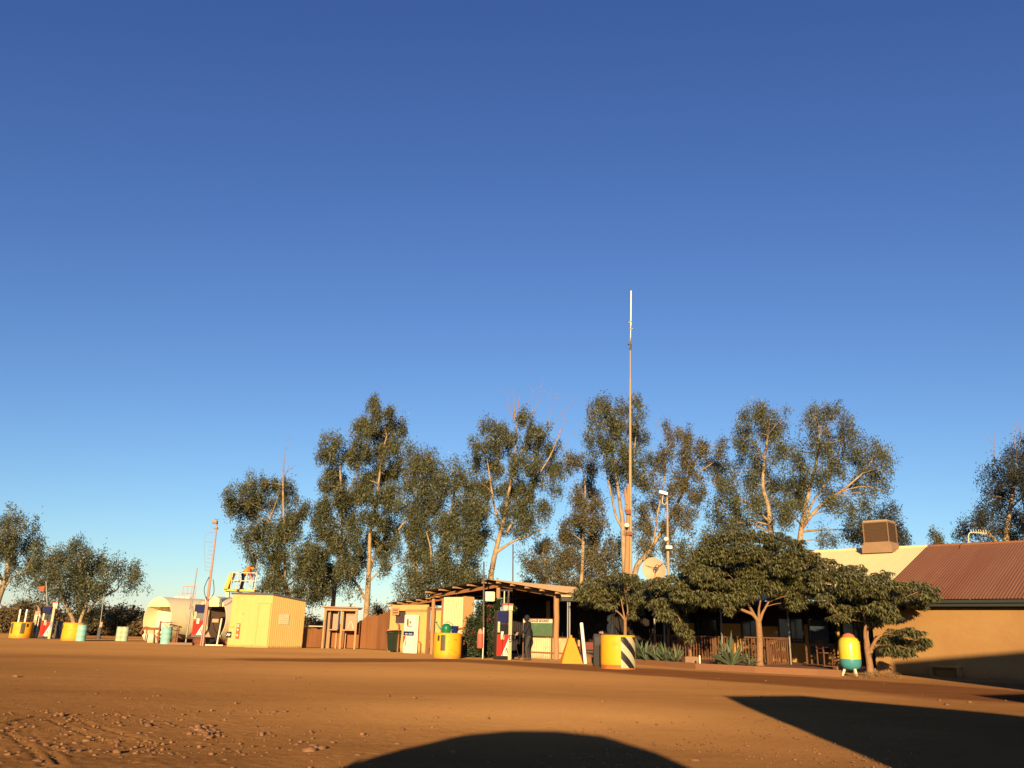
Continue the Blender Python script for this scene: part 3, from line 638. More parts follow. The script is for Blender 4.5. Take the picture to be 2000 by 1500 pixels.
# ------------------------------------------------------------------ yellow service shed
S0 = gp(443,1263.5); S1 = gp(523,1266.5); S0 = gx(443,46.4); S1 = gx(523,45.6); S2 = gx(589,47.3); S3 = S0+(S2-S1)
ys = thing('service_shed', 'boxy yellow sheet metal shed with door and dark flat roof beside the tanks', 'shed', S1)
def hz(px_, py, q): return at(px_, py, q.y).z
h0, h1, h2 = hz(456,1161,S0), hz(538,1163,S1), hz(597,1176,S2); h3 = h0+(h2-h1)
def wallq(mb, a, b, ha, hb, pitch=.16, amp=.008):
    uu = (b-a); Lw = uu.length; uu.normalize()
    mb.corr(a, uu, (0,0,1), (uu.y,-uu.x,0), Lw, 1, pitch=pitch, amp=amp, skew=lambda u: (0, ha+(hb-ha)*u/Lw))
m = MB(); wallq(m, S0, S1, h0, h1, .4, .004); m.build('front_wall', SHED, ys, True)
m = MB(); wallq(m, S1, S2, h1, h2, .13, .004); m.build('side_wall', SHED, ys, True)
m = MB(); wallq(m, S2, S3, h2, h3); wallq(m, S3, S0, h3, h0); m.build('rear_wall', SHED, ys, True)
def up(p, z, e=0): return Vector((p.x, p.y, z))
cen = (S0+S1+S2+S3)/4
def ex(p, z): d = (p-cen); d.z = 0; return up(p+d.normalized()*.09, z)
m = MB(); m.slab([ex(S0,h0+.01),ex(S1,h1+.01),ex(S2,h2+.01),ex(S3,h3+.01)], (0,0,.09)); m.build('roof', SHEDR, ys, True)
fu = (S1-S0).normalized(); fn = Vector((fu.y,-fu.x,0)); fz = math.atan2(fu.y, fu.x); FL = (S1-S0).length
def fp(t_, z, o=.0): return S0+fu*(FL*t_)+fn*o+Vector((0,0,z))
m = MB(); m.box(fp(.835,1.14,.02), (.70,.03,2.2), fz); dr = m.build('door', SHED, ys, True)
m = MB(); 
for t_, z, wd, ht in ((.835,2.26,.78,.035),(.69,1.14,.03,2.24),(.98,1.14,.03,2.24)): m.box(fp(t_,z,.03), (wd,.035,ht), fz)
m.build('door_frame', mat('shed_trim', (.52,.35,.10), .6), ys, True)
q = MB(); q.tube([fp(.73,1.05,.05), fp(.73,1.15,.05)], .015); q.build('handle', GREYM, dr, False) if 0 else q.build('door_handle', GREYM, ys, True)
m = MB()
for t_, z in ((.16,1.95),(.16,1.62),(.3,1.72),(.33,1.70)): m.box(fp(t_,z,.015), (.03,.02,.09 if t_ > .2 else .04), fz)
m.box(fp(.05,1.05,.02), (.4,.03,.02), fz); m.box(fp(.08,1.0,.02), (.3,.03,.02), fz); m.build('conduit', mat('shed_trim', (0,0,0)), ys, True)
su = (S2-S1).normalized(); sn = Vector((su.y,-su.x,0)); szr = math.atan2(su.y, su.x)
pz = S1+su*(S2-S1).length*.38+sn*.03+Vector((0,0,1.45))
t = thing('faded_notice', 'pale grey green faded notice on the side of the yellow shed', 'sign', Vector((pz.x,pz.y,0)), szr)
m = MB(); m.box((0,0,1.47), (.62,.015,.52)); m.build('board', mat('pale_notice', (.58,.56,.34), .6, .1, 12), t)
m = MB()
for r_ in range(4):
    x = -.25
    while x < .2: l_ = random.uniform(.04,.12); (m.box((x+l_/2,-.012,1.63-r_*.11), (l_*.8,.004,.03)) if random.random() < .8 else None); x += l_
m.build('faded_lettering', mat('notice_ink', (.50,.40,.16), .7), t)
t = thing('air_sign', 'small navy sign reading Air low on the yellow shed corner', 'sign', fp(.02,0,.05), fz)
m = MB(); m.bbox((.02,-.01,.62), (.3,.03,.30), .01); m.build('board', mat('air_sign_navy', (.02,.02,.035), .5), t)
textobj('lettering', 'Air', .2, (.02,-.03,.62), (R(90),0,0), WHITE, t, bold=.006, shear=.2)
t = thing('fire_extinguisher_sign', 'narrow red and white safety sign panel on the yellow shed front', 'sign', fp(.24,0,.05), fz)
m = MB(); m.box((0,0,.82), (.19,.025,.78)); m.build('board', mat('faded_red_sign', (.55,.13,.04), .6, .15, 6), t)
m = MB(); m.beam((-.07,-.016,1.16),(.07,-.016,1.02),.02,.03); m.beam((-.07,-.016,1.02),(.07,-.016,1.16),.02,.03); m.ball((0,-.014,.88), (.05,.012,.05)); m.ball((0,-.014,.6), (.05,.012,.06)); m.build('symbols', WHITE, t)

# ------------------------------------------------------------------ big horizontal fuel tanks
DARKIN = mat('shaded_tank_inside', (.05,.028,.018), .8, .3)  # shade inside the second tank is put into this colour
def tank(lab, front, ax, rad, length, z0, inner=None):
    t = thing('fuel_storage_tank', lab, 'storage tank', (front.x, front.y, 0), math.atan2(ax.y, ax.x), 'large cream horizontal fuel tanks')
    cz_ = z0+rad; n = 48
    m = MB(); m.lathe([(rad,0),(rad,length)], (0,0,cz_), n, 'X', False); m.lathe([(rad-.03,length-.01),(rad-.03,0)], (0,0,cz_), n, 'X', False); m.lathe([(rad-.03,0),(rad,0)], (0,0,cz_), n, 'X', False)
    m.lathe([(.01,length+.25),(rad*.6,length+.18),(rad,length)], (0,0,cz_), n, 'X', False); m.build('shell', CREAM, t)
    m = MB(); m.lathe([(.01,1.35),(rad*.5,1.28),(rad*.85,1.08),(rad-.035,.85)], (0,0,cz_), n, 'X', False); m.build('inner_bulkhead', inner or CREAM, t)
    # closed upper segment of the end = hood plate
    h = rad*.56; a0 = math.acos(h/rad); pts = []
    for k in range(17): a_ = -a0+2*a0*k/16; pts.append((-.02, (rad-.002)*math.sin(a_), cz_+(rad-.002)*math.cos(a_)))
    m = MB(); m.slab(pts, (.03,0,0)); m.build('hood_plate', mat('pale_hood_paint', (.80,.68,.36), .5, .06), t)
    m = MB(); a1 = math.acos(-.55); pts = []
    for k in range(13): a_ = math.pi-.75+1.5*k/12; pts.append((-.02, (rad-.002)*math.sin(a_), cz_+(rad-.002)*math.cos(a_)))
    m.slab(pts, (.03,0,0)); m.build('sill_plate', CREAM, t)
    for x in (.9, length-.9):
        m = MB(); m.box((x,0,z0*.5+.12), (.25,rad*1.5,z0+.25)); m.build('cradle', RUST, t)
    return t
TAX = Vector((.86,.5,0)).normalized()
f1 = at(306, 1215, 51.0); tank('big cream tank at the left with its open end over the blue barrel', Vector((f1.x,f1.y,0)), Vector((.52,.85,0)).normalized(), 1.27, 5.2, .08)
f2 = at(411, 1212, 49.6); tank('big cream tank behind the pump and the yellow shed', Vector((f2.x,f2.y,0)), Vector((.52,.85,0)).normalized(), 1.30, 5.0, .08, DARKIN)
# white fittings and orange guard rail on the left tank
t = thing('tank_guard_rail', 'small orange guard rail on top of the left tank', 'railing', at(363,1170,54))
q = MB(); Z0 = at(363,1170,54).z-.15
for x in (355,364,372,380): p = at(x,1170,54); q.tube([(p.x,p.y,Z0),(p.x,p.y,Z0+.95)], .02, 6)
for z in (.5,.93): a = at(355,1170,54); b = at(380,1170,54); q.tube([(a.x,a.y,Z0+z),(b.x,b.y,Z0+z)], .02, 6)
q.build('rail', ORAIL, t, True)
for i, x in enumerate((346,356,367)):
    p = at(x,1168,53.6); q = MB(); q.ball(p, (.2,.17,.14)); q.tube([(p.x,p.y,p.z-.35),p], .12, 10)
    tag(q.build('tank_fitting', WHITE), ['white domed fitting at the left of the three on the left tank','white domed fitting in the middle on the left tank','white domed fitting nearest the orange guard rail'][i], 'valve cover', 'white fittings on the left tank')
# work platform with rails
pl = thing('work_platform', 'yellow railed work platform mounted on the tank behind the shed', 'platform', (at(470,1150,51.5).x,51.5,0))
zf = at(470,1151,51.5).z
def pw(px_, z, dy=0): q = at(px_, 1150, 51.5+dy); return Vector((q.x, 51.5+dy, z))
m = MB(); a, b = pw(438,zf), pw(497,zf); m.box(((a.x+b.x)/2, 52.1, zf-.06), (b.x-a.x,1.2,.12)); m.build('deck', YRAIL, pl, True)
m = MB()
for px_, dy in ((450,0),(461,0),(467,1.2),(478,0),(487,1.2),(497,0),(497,1.2)): p = pw(px_,zf,dy); m.tube([(p.x,p.y,zf),(p.x+.04,p.y,zf+1.0)], .028, 6)
for z in (.5,.98):
    m.tube([pw(450,zf+z),pw(498,zf+z)], .026, 6); m.tube([pw(450,zf+z,1.2),pw(498,zf+z,1.2)], .026, 6)
m.build('rail', WHITEM, pl, True)
m = MB(); a = pw(436,zf-.05); b = pw(448,zf+.95); m.slab([a, a+Vector((.24,0,0)), b+Vector((.12,0,0)), b+Vector((-.1,0,0))], (0,.5,0)); m.build('ladder_guard', YRAIL, pl, True)
m = MB()
for px_ in (446,470,492): p = pw(px_,0,.4); m.box((p.x,p.y,zf-.45), (.2,.2,.72))
m.build('support', CREAM, pl, True)
p = at(499,1100,52.6); q = MB(); q.tube([(p.x-.1,52.8,2.4),(p.x+.05,52.8,at(502,1092,52.6).z)], .025, 6); tag(q.build('thin_mast', GREYM), 'thin grey mast right of the worker on the platform', 'pole')
# ------------------------------------------------------------------ yellow drums
def drum(lab, px_, py, r, h=1.0, rz=0., signs=(), closed=True):
    t = thing('yellow_drum_bollard', lab, 'bollard drum', gp(px_, py)+Vector((0, r, 0)), rz, 'yellow painted drum bollards')
    m = MB(); m.lathe([(r*.99,-.02),(r,.03),(r*1.0,h*.5),(r*.995,h-.05),(r*.97,h-.012),(r*.93,h),(.01,h+.0)] if closed else [(r,-.02),(r,h-.03),(r-.03,h),(r-.06,h-.03),(r-.06,h-.3),(.01,h-.3)], n=64, caps=False); m.build('shell', YEL, t)
    def patch(a0, a1, z0, z1, mt, nm, off=.004):
        q = MB(); n = 8; vs = []
        for k in range(n+1):
            a_ = R(a0+(a1-a0)*k/n)-math.pi/2
            for z in (z0, z1): vs.append(((r+off)*math.cos(a_), (r+off)*math.sin(a_), z))
        q.smooth = True; q.add(vs, [(2*k,2*k+2,2*k+3,2*k+1) for k in range(n)]); return q.build(nm, mt, t)
    for s in signs: patch(*s)
    return t, patch
DKP = mat('dark_faded_panel', (.10,.085,.04), .3, .2, 3); DKB = mat('dark_brown_label', (.06,.035,.02), .6)
TAPE = mat('pale_tape_mark', (.38,.2,.02), .6)
dB, pb = drum('yellow drum carrying the green watering can and blue bucket', 871, 1286.5, .575, signs=[(-43,-31,.68,.90,DKB,'small_label'),(-26,-5,.30,.92,DKP,'panel'),(30,36,.72,.75,DKB,'mark'),(39,45,.72,.75,DKB,'mark'),(30,45,.24,.27,TAPE,'mark')])
dC, pc_ = drum('yellow drum at the far left with two white posts and two dark panels', 28, 1246.5, .66, .98, signs=[(-52,-42,.62,.86,DKB,'small_label'),(-38,-20,.28,.93,DKP,'panel'),(22,44,.28,.93,DKP,'panel'),(48,60,.68,.9,DKB,'small_label')])
dD, pd_ = drum('plain yellow drum beside the teal barrel at the left', 130, 1251.5, .60, 1.02, signs=[(-62,-42,.66,.90,DKB,'small_label')])
m = MB()
for i in range(3): m.slab([(.62+.0, -.1+i*.2, .02+i*.3),(.62,.1+i*.2,.02+i*.3),(.62,.2+i*.1,.3+i*.3),(.62,.0+i*.1,.3+i*.3)], (.02,0,0))
dA, pa_ = drum('yellow drum with black and white chevron board, in front of the slender tree', 1212, 1307.5, .585, 1.08)
# chevron board on drum A : curved, diagonal bars as a striped material
cm = bpy.data.materials.new('chevron_stripes'); cm.use_nodes = True; n = cm.node_tree; N = n.nodes; L = n.links
tc = N.new('ShaderNodeTexCoord'); sx = N.new('ShaderNodeSeparateXYZ'); L.new(tc.outputs['UV'], sx.inputs[0])
ma = N.new('ShaderNodeMath'); ma.operation = 'MULTIPLY_ADD'; ma.inputs[1].default_value = 1.05; L.new(sx.outputs[0], ma.inputs[0]); L.new(sx.outputs[1], ma.inputs[2])
mf = N.new('ShaderNodeMath'); mf.operation = 'MULTIPLY_ADD'; mf.inputs[1].default_value = 1.8; mf.inputs[2].default_value = .40; L.new(ma.outputs[0], mf.inputs[0])
mr = N.new('ShaderNodeMath'); mr.operation = 'FRACT'; L.new(mf.outputs[0], mr.inputs[0])
mg = N.new('ShaderNodeMath'); mg.operation = 'GREATER_THAN'; mg.inputs[1].default_value = .5; L.new(mr.outputs[0], mg.inputs[0])
nz = N.new('ShaderNodeTexNoise'); nz.inputs['Scale'].default_value = 14; nz.inputs['Detail'].default_value = 5
rp = N.new('ShaderNodeValToRGB'); rp.color_ramp.elements[0].position = .66; rp.color_ramp.elements[1].position = .7; L.new(nz.outputs[0], rp.inputs[0])
mx = N.new('ShaderNodeMix'); mx.data_type = 'RGBA'; mx.inputs[6].default_value = (.014,.012,.011,1); mx.inputs[7].default_value = (.46,.42,.26,1); L.new(mg.outputs[0], mx.inputs[0])
m2 = N.new('ShaderNodeMix'); m2.data_type = 'RGBA'; m2.inputs[7].default_value = (.3,.22,.12,1); L.new(rp.outputs[0], m2.inputs[0]); L.new(mx.outputs[2], m2.inputs[6])
L.new(m2.outputs[2], N['Principled BSDF'].inputs['Base Color']); N['Principled BSDF'].inputs['Roughness'].default_value = .5
q = MB(); vs = []; n_ = 14
for k in range(n_+1):
    a_ = R(2+(66-2)*k/n_)-math.pi/2; 
    for z in (.04, 1.02): vs.append((.592*math.cos(a_), .592*math.sin(a_), z))
q.smooth = True; q.add(vs, [(2*k,2*k+2,2*k+3,2*k+1) for k in range(n_)]); ob = q.build('chevron_board', cm, dA)
uv = ob.data.uv_layers.new(name='UVMap')
for p in ob.data.polygons:
    for li in p.loop_indices:
        vi = ob.data.loops[li].vertex_index; v = ob.data.vertices[vi].co; uv.data[li].uv = ((math.degrees(math.atan2(v.y, v.x)+math.pi/2)-2)/64*.62, v.z/1.0)
q = MB(); q.lathe([(.586,.0),(.589,.1),(.586,.13)], n=64, caps=False); q.build('rust_band', mat('rust_stain', (.42,.13,.02), .8, .4, 6), dA)
# watering can and bucket on drum B
c = dB.location
t = thing('watering_can', 'green plastic watering can standing on the yellow drum', 'watering can', (c.x-.07, c.y-.1, 1.0), R(172))
m = MB(); m.lathe([(.17,0),(.19,.02),(.19,.22),(.17,.30),(.10,.36),(.05,.37)], n=28); m.build('body', GREENP, t)
m = MB(); m.tube([(.15,0,.08),(.3,0,.2),(.42,0,.38)], [.035,.025,.02], 8); m.lathe([(.02,0),(.06,.05)], (.43,0,.38), 12); m.build('spout', GREENP, t)
m = MB(); m.tube([(-.17,0,.08),(-.30,0,.16),(-.27,0,.32),(-.1,0,.44),(.05,0,.42)], .016, 8); m.build('handle', GREENP, t)
t = thing('bucket', 'blue plastic bucket beside the green watering can on the drum', 'bucket', (c.x+.27, c.y-.02, 1.0))
m = MB(); m.lathe([(.01,.005),(.13,.0),(.165,.27),(.175,.27),(.175,.285),(.16,.285),(.125,.02),(.01,.02)], n=28, caps=False); m.build('body', BLUEP, t)
m = MB(); m.tube([(.165*math.cos(a_), -.04*0+.165*math.sin(a_)*.25-.12, .27-.09*math.sin(a_)) for a_ in [math.pi*k/8 for k in range(9)]], .005, 5); m.build('handle', GREYM, t)
for i, x in enumerate((22, 33)):
    c = dC.location; t = MB(); o_ = Vector((-.2+i*.42, -.2, 0)); t.lathe([(.055,0),(.055,.78),(.045,.80),(.01,.805)], n=14, caps=False)
    ob = t.build('white_post', WHITE); ob.location = c+o_+Vector((0,0,.975)); tag(ob, ['left white post standing on the far left drum','right white post standing on the far left drum'][i], 'post', 'white posts on the far left drum')

# ------------------------------------------------------------------ fuel pumps
def pump(lab, p, rz, H=1.95, wd=.55, dp=.5, base=0., hoses=True, topper=True):
    t = thing('fuel_pump', lab, 'fuel pump', p, rz, 'fuel pumps')
    m = MB(); m.bbox((0,0,base+H*.5), (wd,dp,H), .02); m.build('cabinet', PUMPSIDE, t)
    y = -dp/2-.008
    m = MB(); m.box((-.0,y,base+H*.86), (wd*.94,.02,H*.24)); m.build('header_panel', BLUE, t)
    m = MB(); m.box((0,y,base+H*.62), (wd*.94,.018,H*.2)); m.build('display', DARK, t)
    m = MB(); m.box((-wd*.36,y-.012,base+H*.66), (wd*.17,.014,H*.22)); m.build('price_label', mat('pale_yellow_label', (.5,.46,.2), .5), t)
    zt, zb = base+H*.5, base+H*.08
    m = MB(); m.slab([(-wd*.46,y,zb),(-wd*.46,y,zt),(wd*.46,y,zt),(wd*.46,y,base+H*.46),(-wd*.12,y,zb)], (0,-.012,0)); m.build('red_panel', RED, t)
    m = MB(); m.slab([(wd*.46,y,base+H*.45),(wd*.46,y,zb),(-wd*.10,y,zb)], (0,-.011,0)); m.build('white_panel', WHITE, t)
    m = MB(); x0 = wd*.12; zz = base+H*.13; m.slab([(x0,y-.012,zz),(x0+.025,y-.012,zz),(x0+.10,y-.012,zz+.15),(x0+.125,y-.012,zz),(x0+.16,y-.012,zz),(x0+.125,y-.012,zz+.22),(x0+.09,y-.012,zz+.22)], (0,-.006,0)); m.box((x0+.08,y-.014,zz-.04), (.18,.004,.02)); m.build('chevron_mark', DGREY, t)
    m = MB(); m.box((-wd*.06,y-.02,base+H*.49), (.14,.016,H*.16)); m.build('card', WHITEM, t)
    m = MB(); m.box((0,y,base+H*.035), (wd*.96,.014,H*.06)); m.build('kickplate', DARK, t)
    m = MB(); m.bbox((wd/2+.02,-dp/2+.06,base+H*.5), (.16,.16,H*1.0), .012); m.build('white_column', mat('cream_pump_column', (.46,.38,.19), .5, .08), t)
    m = MB(); m.box((wd/2+.03,-dp/2-.025,base+H*.43), (.1,.01,.3)); lb = m.build('blue_label', BLUEL, t)
    m = MB(); m.box((wd/2+.03,-dp/2-.033,base+H*.45), (.02,.006,.15)); m.ball((wd/2+.03,-dp/2-.03,base+H*.385), (.03,.008,.02)); m.build('label_print', WHITE, t)
    if topper:
        m = MB(); m.box((wd*.42,-.02,base+H*1.06), (.40,.22,.20)); m.build('light_box', WHITEM, t)
        m = MB(); m.box((wd*.42,-.02,base+H*1.06+.14), (.42,.24,.08)); m.build('light_box_cap', mat('faded_red_cap', (.5,.10,.06), .6), t)
        for x in (.15,.48):
            m = MB(); m.tube([(wd*x,.0,base+H*1.1),(wd*x,0,base+H*1.1+.62)], .026, 8); m.build('upright', WHITEM, t)
        m = MB(); m.box((wd*.32,0,base+H*1.1+.64), (.5,.08,.06)); m.build('crossbar', DGREY, t)
    if hoses:
        for i, (xa, xb) in enumerate(((-.05,.12),)):
            m = MB(); pts = [(wd*.44,-.05,base+H*1.1+.6),(wd*.30,-.3,base+H*.95),(wd*.12,-.36,base+H*.7),(-wd*.1,-.35,base+H*.35),(-wd*.05,-.35,base+H*.1),(.05,-.33,base+.04)]; m.tube(smooth(pts), .013, 6); m.build('hose', BLACK, t)
        m = MB(); m.tube([(wd/2+.14,-.05,base+H*.55),(wd/2+.3,-.1,base+H*.5),(wd/2+.28,-.12,base+H*.42)], .02, 6); m.build('nozzle', DGREY, t)
        m = MB(); m.tube(smooth([(wd/2+.22,-.1,base+H*.5),(wd/2+.34,-.1,base+H*.3),(wd/2+.44,-.14,base+.05),(wd/2+.2,-.2,base+.03)]), .014, 6); m.build('hose', BLACK, t)
    return t
def smooth(pts, k=6):
    P_ = [Vector(p) for p in pts]; out = []
    for i in range(len(P_)-1):
        a, b, c_, d = P_[max(i-1,0)], P_[i], P_[i+1], P_[min(i+2, len(P_)-1)]
        for j in range(k):
            t = j/k; out.append(.5*((2*b)+(c_-a)*t+(2*a-5*b+4*c_-d)*t*t+(3*b-a-3*c_+d)*t**3))
    return out+[P_[-1]]
pump('red white and navy fuel pump in front of the open shed', gp(978,1288.5)+Vector((0,.3,0)), .28)
pump('small red and white fuel pump on a rusty stand in front of the big tanks', Vector((at(392,1200,47.6).x, 47.6, 0)), .12, H=1.75, wd=.6, dp=.5, base=.42, hoses=False, topper=False)
def lpump(px_, py, rz, lab, H, wd): return pump(lab, gp(px_, py)+Vector((0,.3,0)), rz, H=H, wd=wd, topper=False)
t = lpump(83, 1247.5, .1, 'red and white fuel pump with arched hose between the two left drums', 2.02, .62)
m = MB(); m.box((.35,-.15,2.05), (.30,.2,.35)); m.build('light_box', WHITEM, t); m = MB(); m.box((.35,-.15,2.25), (.34,.24,.07)); m.build('light_box_cap', mat('faded_red_cap', (0,0,0)), t)
m = MB(); m.tube(smooth([(.02,-.2,1.9),(.02,-.22,2.3),(.16,-.22,2.66),(.38,-.22,2.72),(.52,-.2,2.45),(.52,-.2,2.2)]), .022, 6); m.tube(smooth([(-.2,-.2,1.7),(-.34,-.2,2.2),(-.5,-.2,2.4),(-.5,-.2,2.9)]), .018, 6); m.build('arched_hose', BLACK, t)
pB = gp(65,1246); t = thing('old_fuel_pump', 'narrow pale old fuel pump left of the red and white pump', 'fuel pump', pB, .05)
m = MB(); m.bbox((-.05,.2,.85), (.30,.4,1.7), .03); m.build('cabinet', mat('tan_pump', (.36,.25,.13), .6, .2, 4), t)
m = MB(); m.box((.14,.0,.85), (.06,.06,1.7)); m.box((-.05,-.01,1.3), (.2,.02,.3)); m.build('trim', WHITEM, t)
m = MB(); m.box((-.05,-.012,.6), (.22,.02,.5)); m.build('dark_panel', DARK, t)
m = MB(); m.box((.0,.2,1.82), (.22,.3,.25)); m.build('top_box', RUST, t)
p = gp(84,1247)+Vector((0,.7,0)); t = thing('hose_mast', 'thin mast with red flag and hose above the left fuel pump', 'pole', p)
q0 = at(90,1135,p.y); m = MB(); m.tube([(0,0,0),(q0.x-p.x,0,q0.z)], .035, 8); m.tube([(-.12,0,0),(q0.x-p.x-.25,0,q0.z-1.6)], .03, 8); m.build('mast', GREYM, t)
m = MB(); z = at(88,1148,p.y).z; xx = q0.x-p.x-.05; m.slab([(xx,0,z+.12),(xx-.25,.04,z+.08),(xx-.42,.0,z+.02),(xx-.3,.03,z-.04),(xx-.4,0,z-.12),(xx,0,z-.22)], (0,.012,0)); m.build('flag', mat('red_flag_cloth', (.6,.10,.03), .8), t)
m = MB(); m.tube([(0,0,z-.2),(.0,0,z-.9)], .02, 6); m.build('cable', BLACK, t)
t = thing('hose_stand', 'dark hose stand with nozzle right of the left fuel pump', 'hose reel', gp(107,1247)+Vector((0,.2,0)))
m = MB(); m.box((0,0,.55), (.28,.3,1.1)); m.build('cabinet', DGREY, t); m = MB(); m.tube([(.1,-.2,.9),(.2,-.22,.7),(.28,-.2,.3),(.35,-.2,.1)], .035, 6); m.build('nozzle', GREYM, t)
# tank side gear
p = gx(392,47.9); t = thing('rusty_stand', 'rusty steel bund stand under the small fuel pump by the tanks', 'stand', p)
m = MB(); m.lathe([(.34,0.0),(.36,.12),(.46,.2),(.46,.36),(.6,.42)], n=12); m.build('pedestal', RUST, t)
m = MB(); m.slab([(-.95,.1,.34),(.55,.1,.34),(.55,.1,.40),(-.25,.1,.42),(-.3,.1,1.0)], (0,.5,0)); m.build('splash_tray', mat('dark_rust', (.07,.03,.02), .8), t)
m = MB(); m.box((-1.0,-.2,.07), (1.3,.3,.12)); m.build('footing', CONC, t)
for i, (a, b, r_, lab) in enumerate((((362,1253),(385,1110),.045,'leaning brown pole left of the small fuel pump'),((396,1256),(424,1022),.06,'tall leaning lighting pole with ladder beside the tanks'),((371,1190),(380,1146),.04,'short rusty pole beside the tank dome'),)):
    d = (48.2, 47.2, 49.5)[i]; z0 = 0 if i < 2 else 2.4
    A = gx(a[0], d, 0) if i < 2 else at(a[0], a[1], d); B = at(b[0], b[1], d+.3)
    t = thing(('leaning_pole','light_pole','short_pole')[i], lab, 'pole', A)
    m = MB(); m.tube([A, A.lerp(B,.5), B], [r_, r_*.85, r_*.7], 10); m.build('pole', (GREYM, mat('pinkish_painted_pole', (.38,.22,.15), .6, .15), RUST)[i], t, True)
    if i == 1:
        m = MB(); m.tube([A+Vector((-.15,.1,0)), A.lerp(B,.62)+Vector((-.08,.1,0))], .045, 8); m.build('brace', mat('pinkish_painted_pole',(0,0,0)), t, True)
        m = MB(); C_ = A.lerp(B, .90); D_ = A.lerp(B, .60)
        m.tube([C_+Vector((-.55,0,.1)),C_+Vector((-.05,0,.15))], .012, 5); m.tube([C_+Vector((-.6,0,-.4)),C_+Vector((-.1,0,-.4))], .012, 5); m.tube([C_+Vector((-.55,0,.1)),C_+Vector((-.62,0,-.4)),D_+Vector((-.4,0,.3)),D_+Vector((-.35,0,0))], .012, 5)
        for k in range(7): e = D_.lerp(C_, k/9); m.tube([e+Vector((-.32,0,0)), e+Vector((.1,0,0))], .012, 5)
        m.build('ladder', GREYM, t, True)
        m = MB(); m.bbox(B+Vector((-.10,-.1,.06)), (.3,.24,.18), .03); m.bbox(B+Vector((-.04,0,-.28)), (.24,.2,.12), .03); m.tube([B+Vector((-.14,-.1,.22)),B+Vector((.12,-.1,.20))], .02, 6); m.build('flood_light', mat('lamp_body', (.2,.16,.12), .4), t, True)
        m = MB(); m.tube(smooth([A.lerp(B,.55)+Vector((-.1,0,0)), A.lerp(B,.45)+Vector((-.25,-.1,0)), A.lerp(B,.36)+Vector((0,-.1,0)), A.lerp(B,.42)+Vector((.3,-.1,0)), A.lerp(B,.53)+Vector((.15,0,0))]), .02, 6); m.build('coiled_hose', BLACK, t, True)
    if i == 0:
        m = MB(); m.tube(smooth([A.lerp(B,.5)+Vector((.1,-.05,0)), A.lerp(B,.35)+Vector((.3,-.1,0)), A.lerp(B,.2)+Vector((.75,-.1,.1))]), .018, 6); m.build('hose', BLACK, t, True)
t = thing('pipe_stand', 'tan valve pipe stand on a pale rail in front of the second tank', 'stand', gx(423, 46.8))
m = MB(); m.tube([(0,0,0),(.1,0,1.45)], .05, 8); m.build('pipe', WHITEM, t); m = MB(); m.box((-.22,0,1.32), (.34,.1,.18)); m.build('valve_box', SIGNT, t)
m = MB(); m.box((-.1,-.1,.06), (.95,.12,.07)); m.build('base_rail', WHITEM, t)
m = MB(); m.tube(smooth([(.15,0,1.3),(.1,0,.9),(.2,0,.5),(.4,0,.15)]), .02, 6); m.build('hose', BLACK, t)
def barrel(lab, px_, d, r, h, mt, ribs=True, nm='barrel', grp='steel barrels on the left'):
    p = gx(px_, d); t = thing(nm, lab, 'barrel', p, 0, grp)
    m = MB(); m.lathe([(r,0),(r,.02),(r*.98,.03),(r*.98,h*.32),(r*1.02,h*.335),(r*.98,h*.35),(r*.98,h*.65),(r*1.02,h*.665),(r*.98,h*.68),(r*.98,h-.02),(r*1.01,h-.01),(r*.99,h),(r*.93,h-.015),(.01,h-.02)], n=36, caps=False); m.build('shell', mt, t)
    m = MB(); m.lathe([(.03,0),(.03,.02)], (r*.5,-.05,h-.03), 10); m.build('bung', DGREY, t); return t
barrel('teal steel barrel right of the plain yellow drum', 157, 51.5, .27, .92, TEAL)
barrel('pale blue steel barrel in front of the left tank', 322.5, 49.2, .29, .92, TEAL)
barrel('left pale green barrel of the pair left of the tanks', 233, 54.5, .25, .86, PALEG); barrel('right pale green barrel of the pair left of the tanks', 242, 54.5, .22, .86, PALEG)
p = gx(308, 49.8); t = thing('pipe_rack', 'dark timber frame standing against the pale blue barrel', 'frame', p)
m = MB(); m.box((.0,0,.62), (.09,.09,1.24)); m.box((1.02,.1,.5), (.1,.09,1.0)); m.build('upright', RUST, t); m = MB(); m.box((.3,0,1.18), (.7,.06,.06)); m.tube([(.25,0,1.0),(.4,-.03,1.12),(.55,0,1.0),(.4,.02,.93),(.25,0,1.0)], .02, 6); m.build('pump_head', DGREY, t)
p = gx(292, 50.3); t = thing('scrap_cradle', 'rusty scrap frame and curved tan offcut under the left tank opening', 'scrap', p)
m = MB(); m.tube(smooth([(-.6,0,.5),(-.42,0,.85),(0,0,.8),(.5,0,.82),(.4,0,.5)]), .06, 8); m.tube([(-.25,0,.8),(-.3,0,0)], .035, 6); m.tube([(.15,.05,.8),(.2,.05,.0)], .035, 6); m.tube([(.35,0,.4),(.5,0,.02)], .05, 6); m.box((0,0,.76), (.9,.3,.05)); m.build('frame', RUST, t)
m = MB(); m.slab([(-.62,.2,.5),(-.45,.2,.2),(-.2,.2,.02),(.35,.2,.02),(.5,.2,.2),(.3,.2,.45),(-.3,.2,.55)], (0,.08,0)); m.build('offcut', CREAM, t)
# far pole with box (left)
p = gp(192,1248); t = thing('marker_pole', 'thin grey pole with small tan box beyond the left barrels', 'pole', p); q0 = at(203,1163,p.y)
m = MB(); m.tube([(0,0,0),(q0.x-p.x,0,q0.z)], .03, 6); m.build('pole', GREYM, t); m = MB(); m.box((0.05,0,.95), (.18,.12,.34)); m.build('box', SIGNT, t); m = MB(); m.box((.0,0,.35), (.22,.14,.7)); m.build('base', DGREY, t)

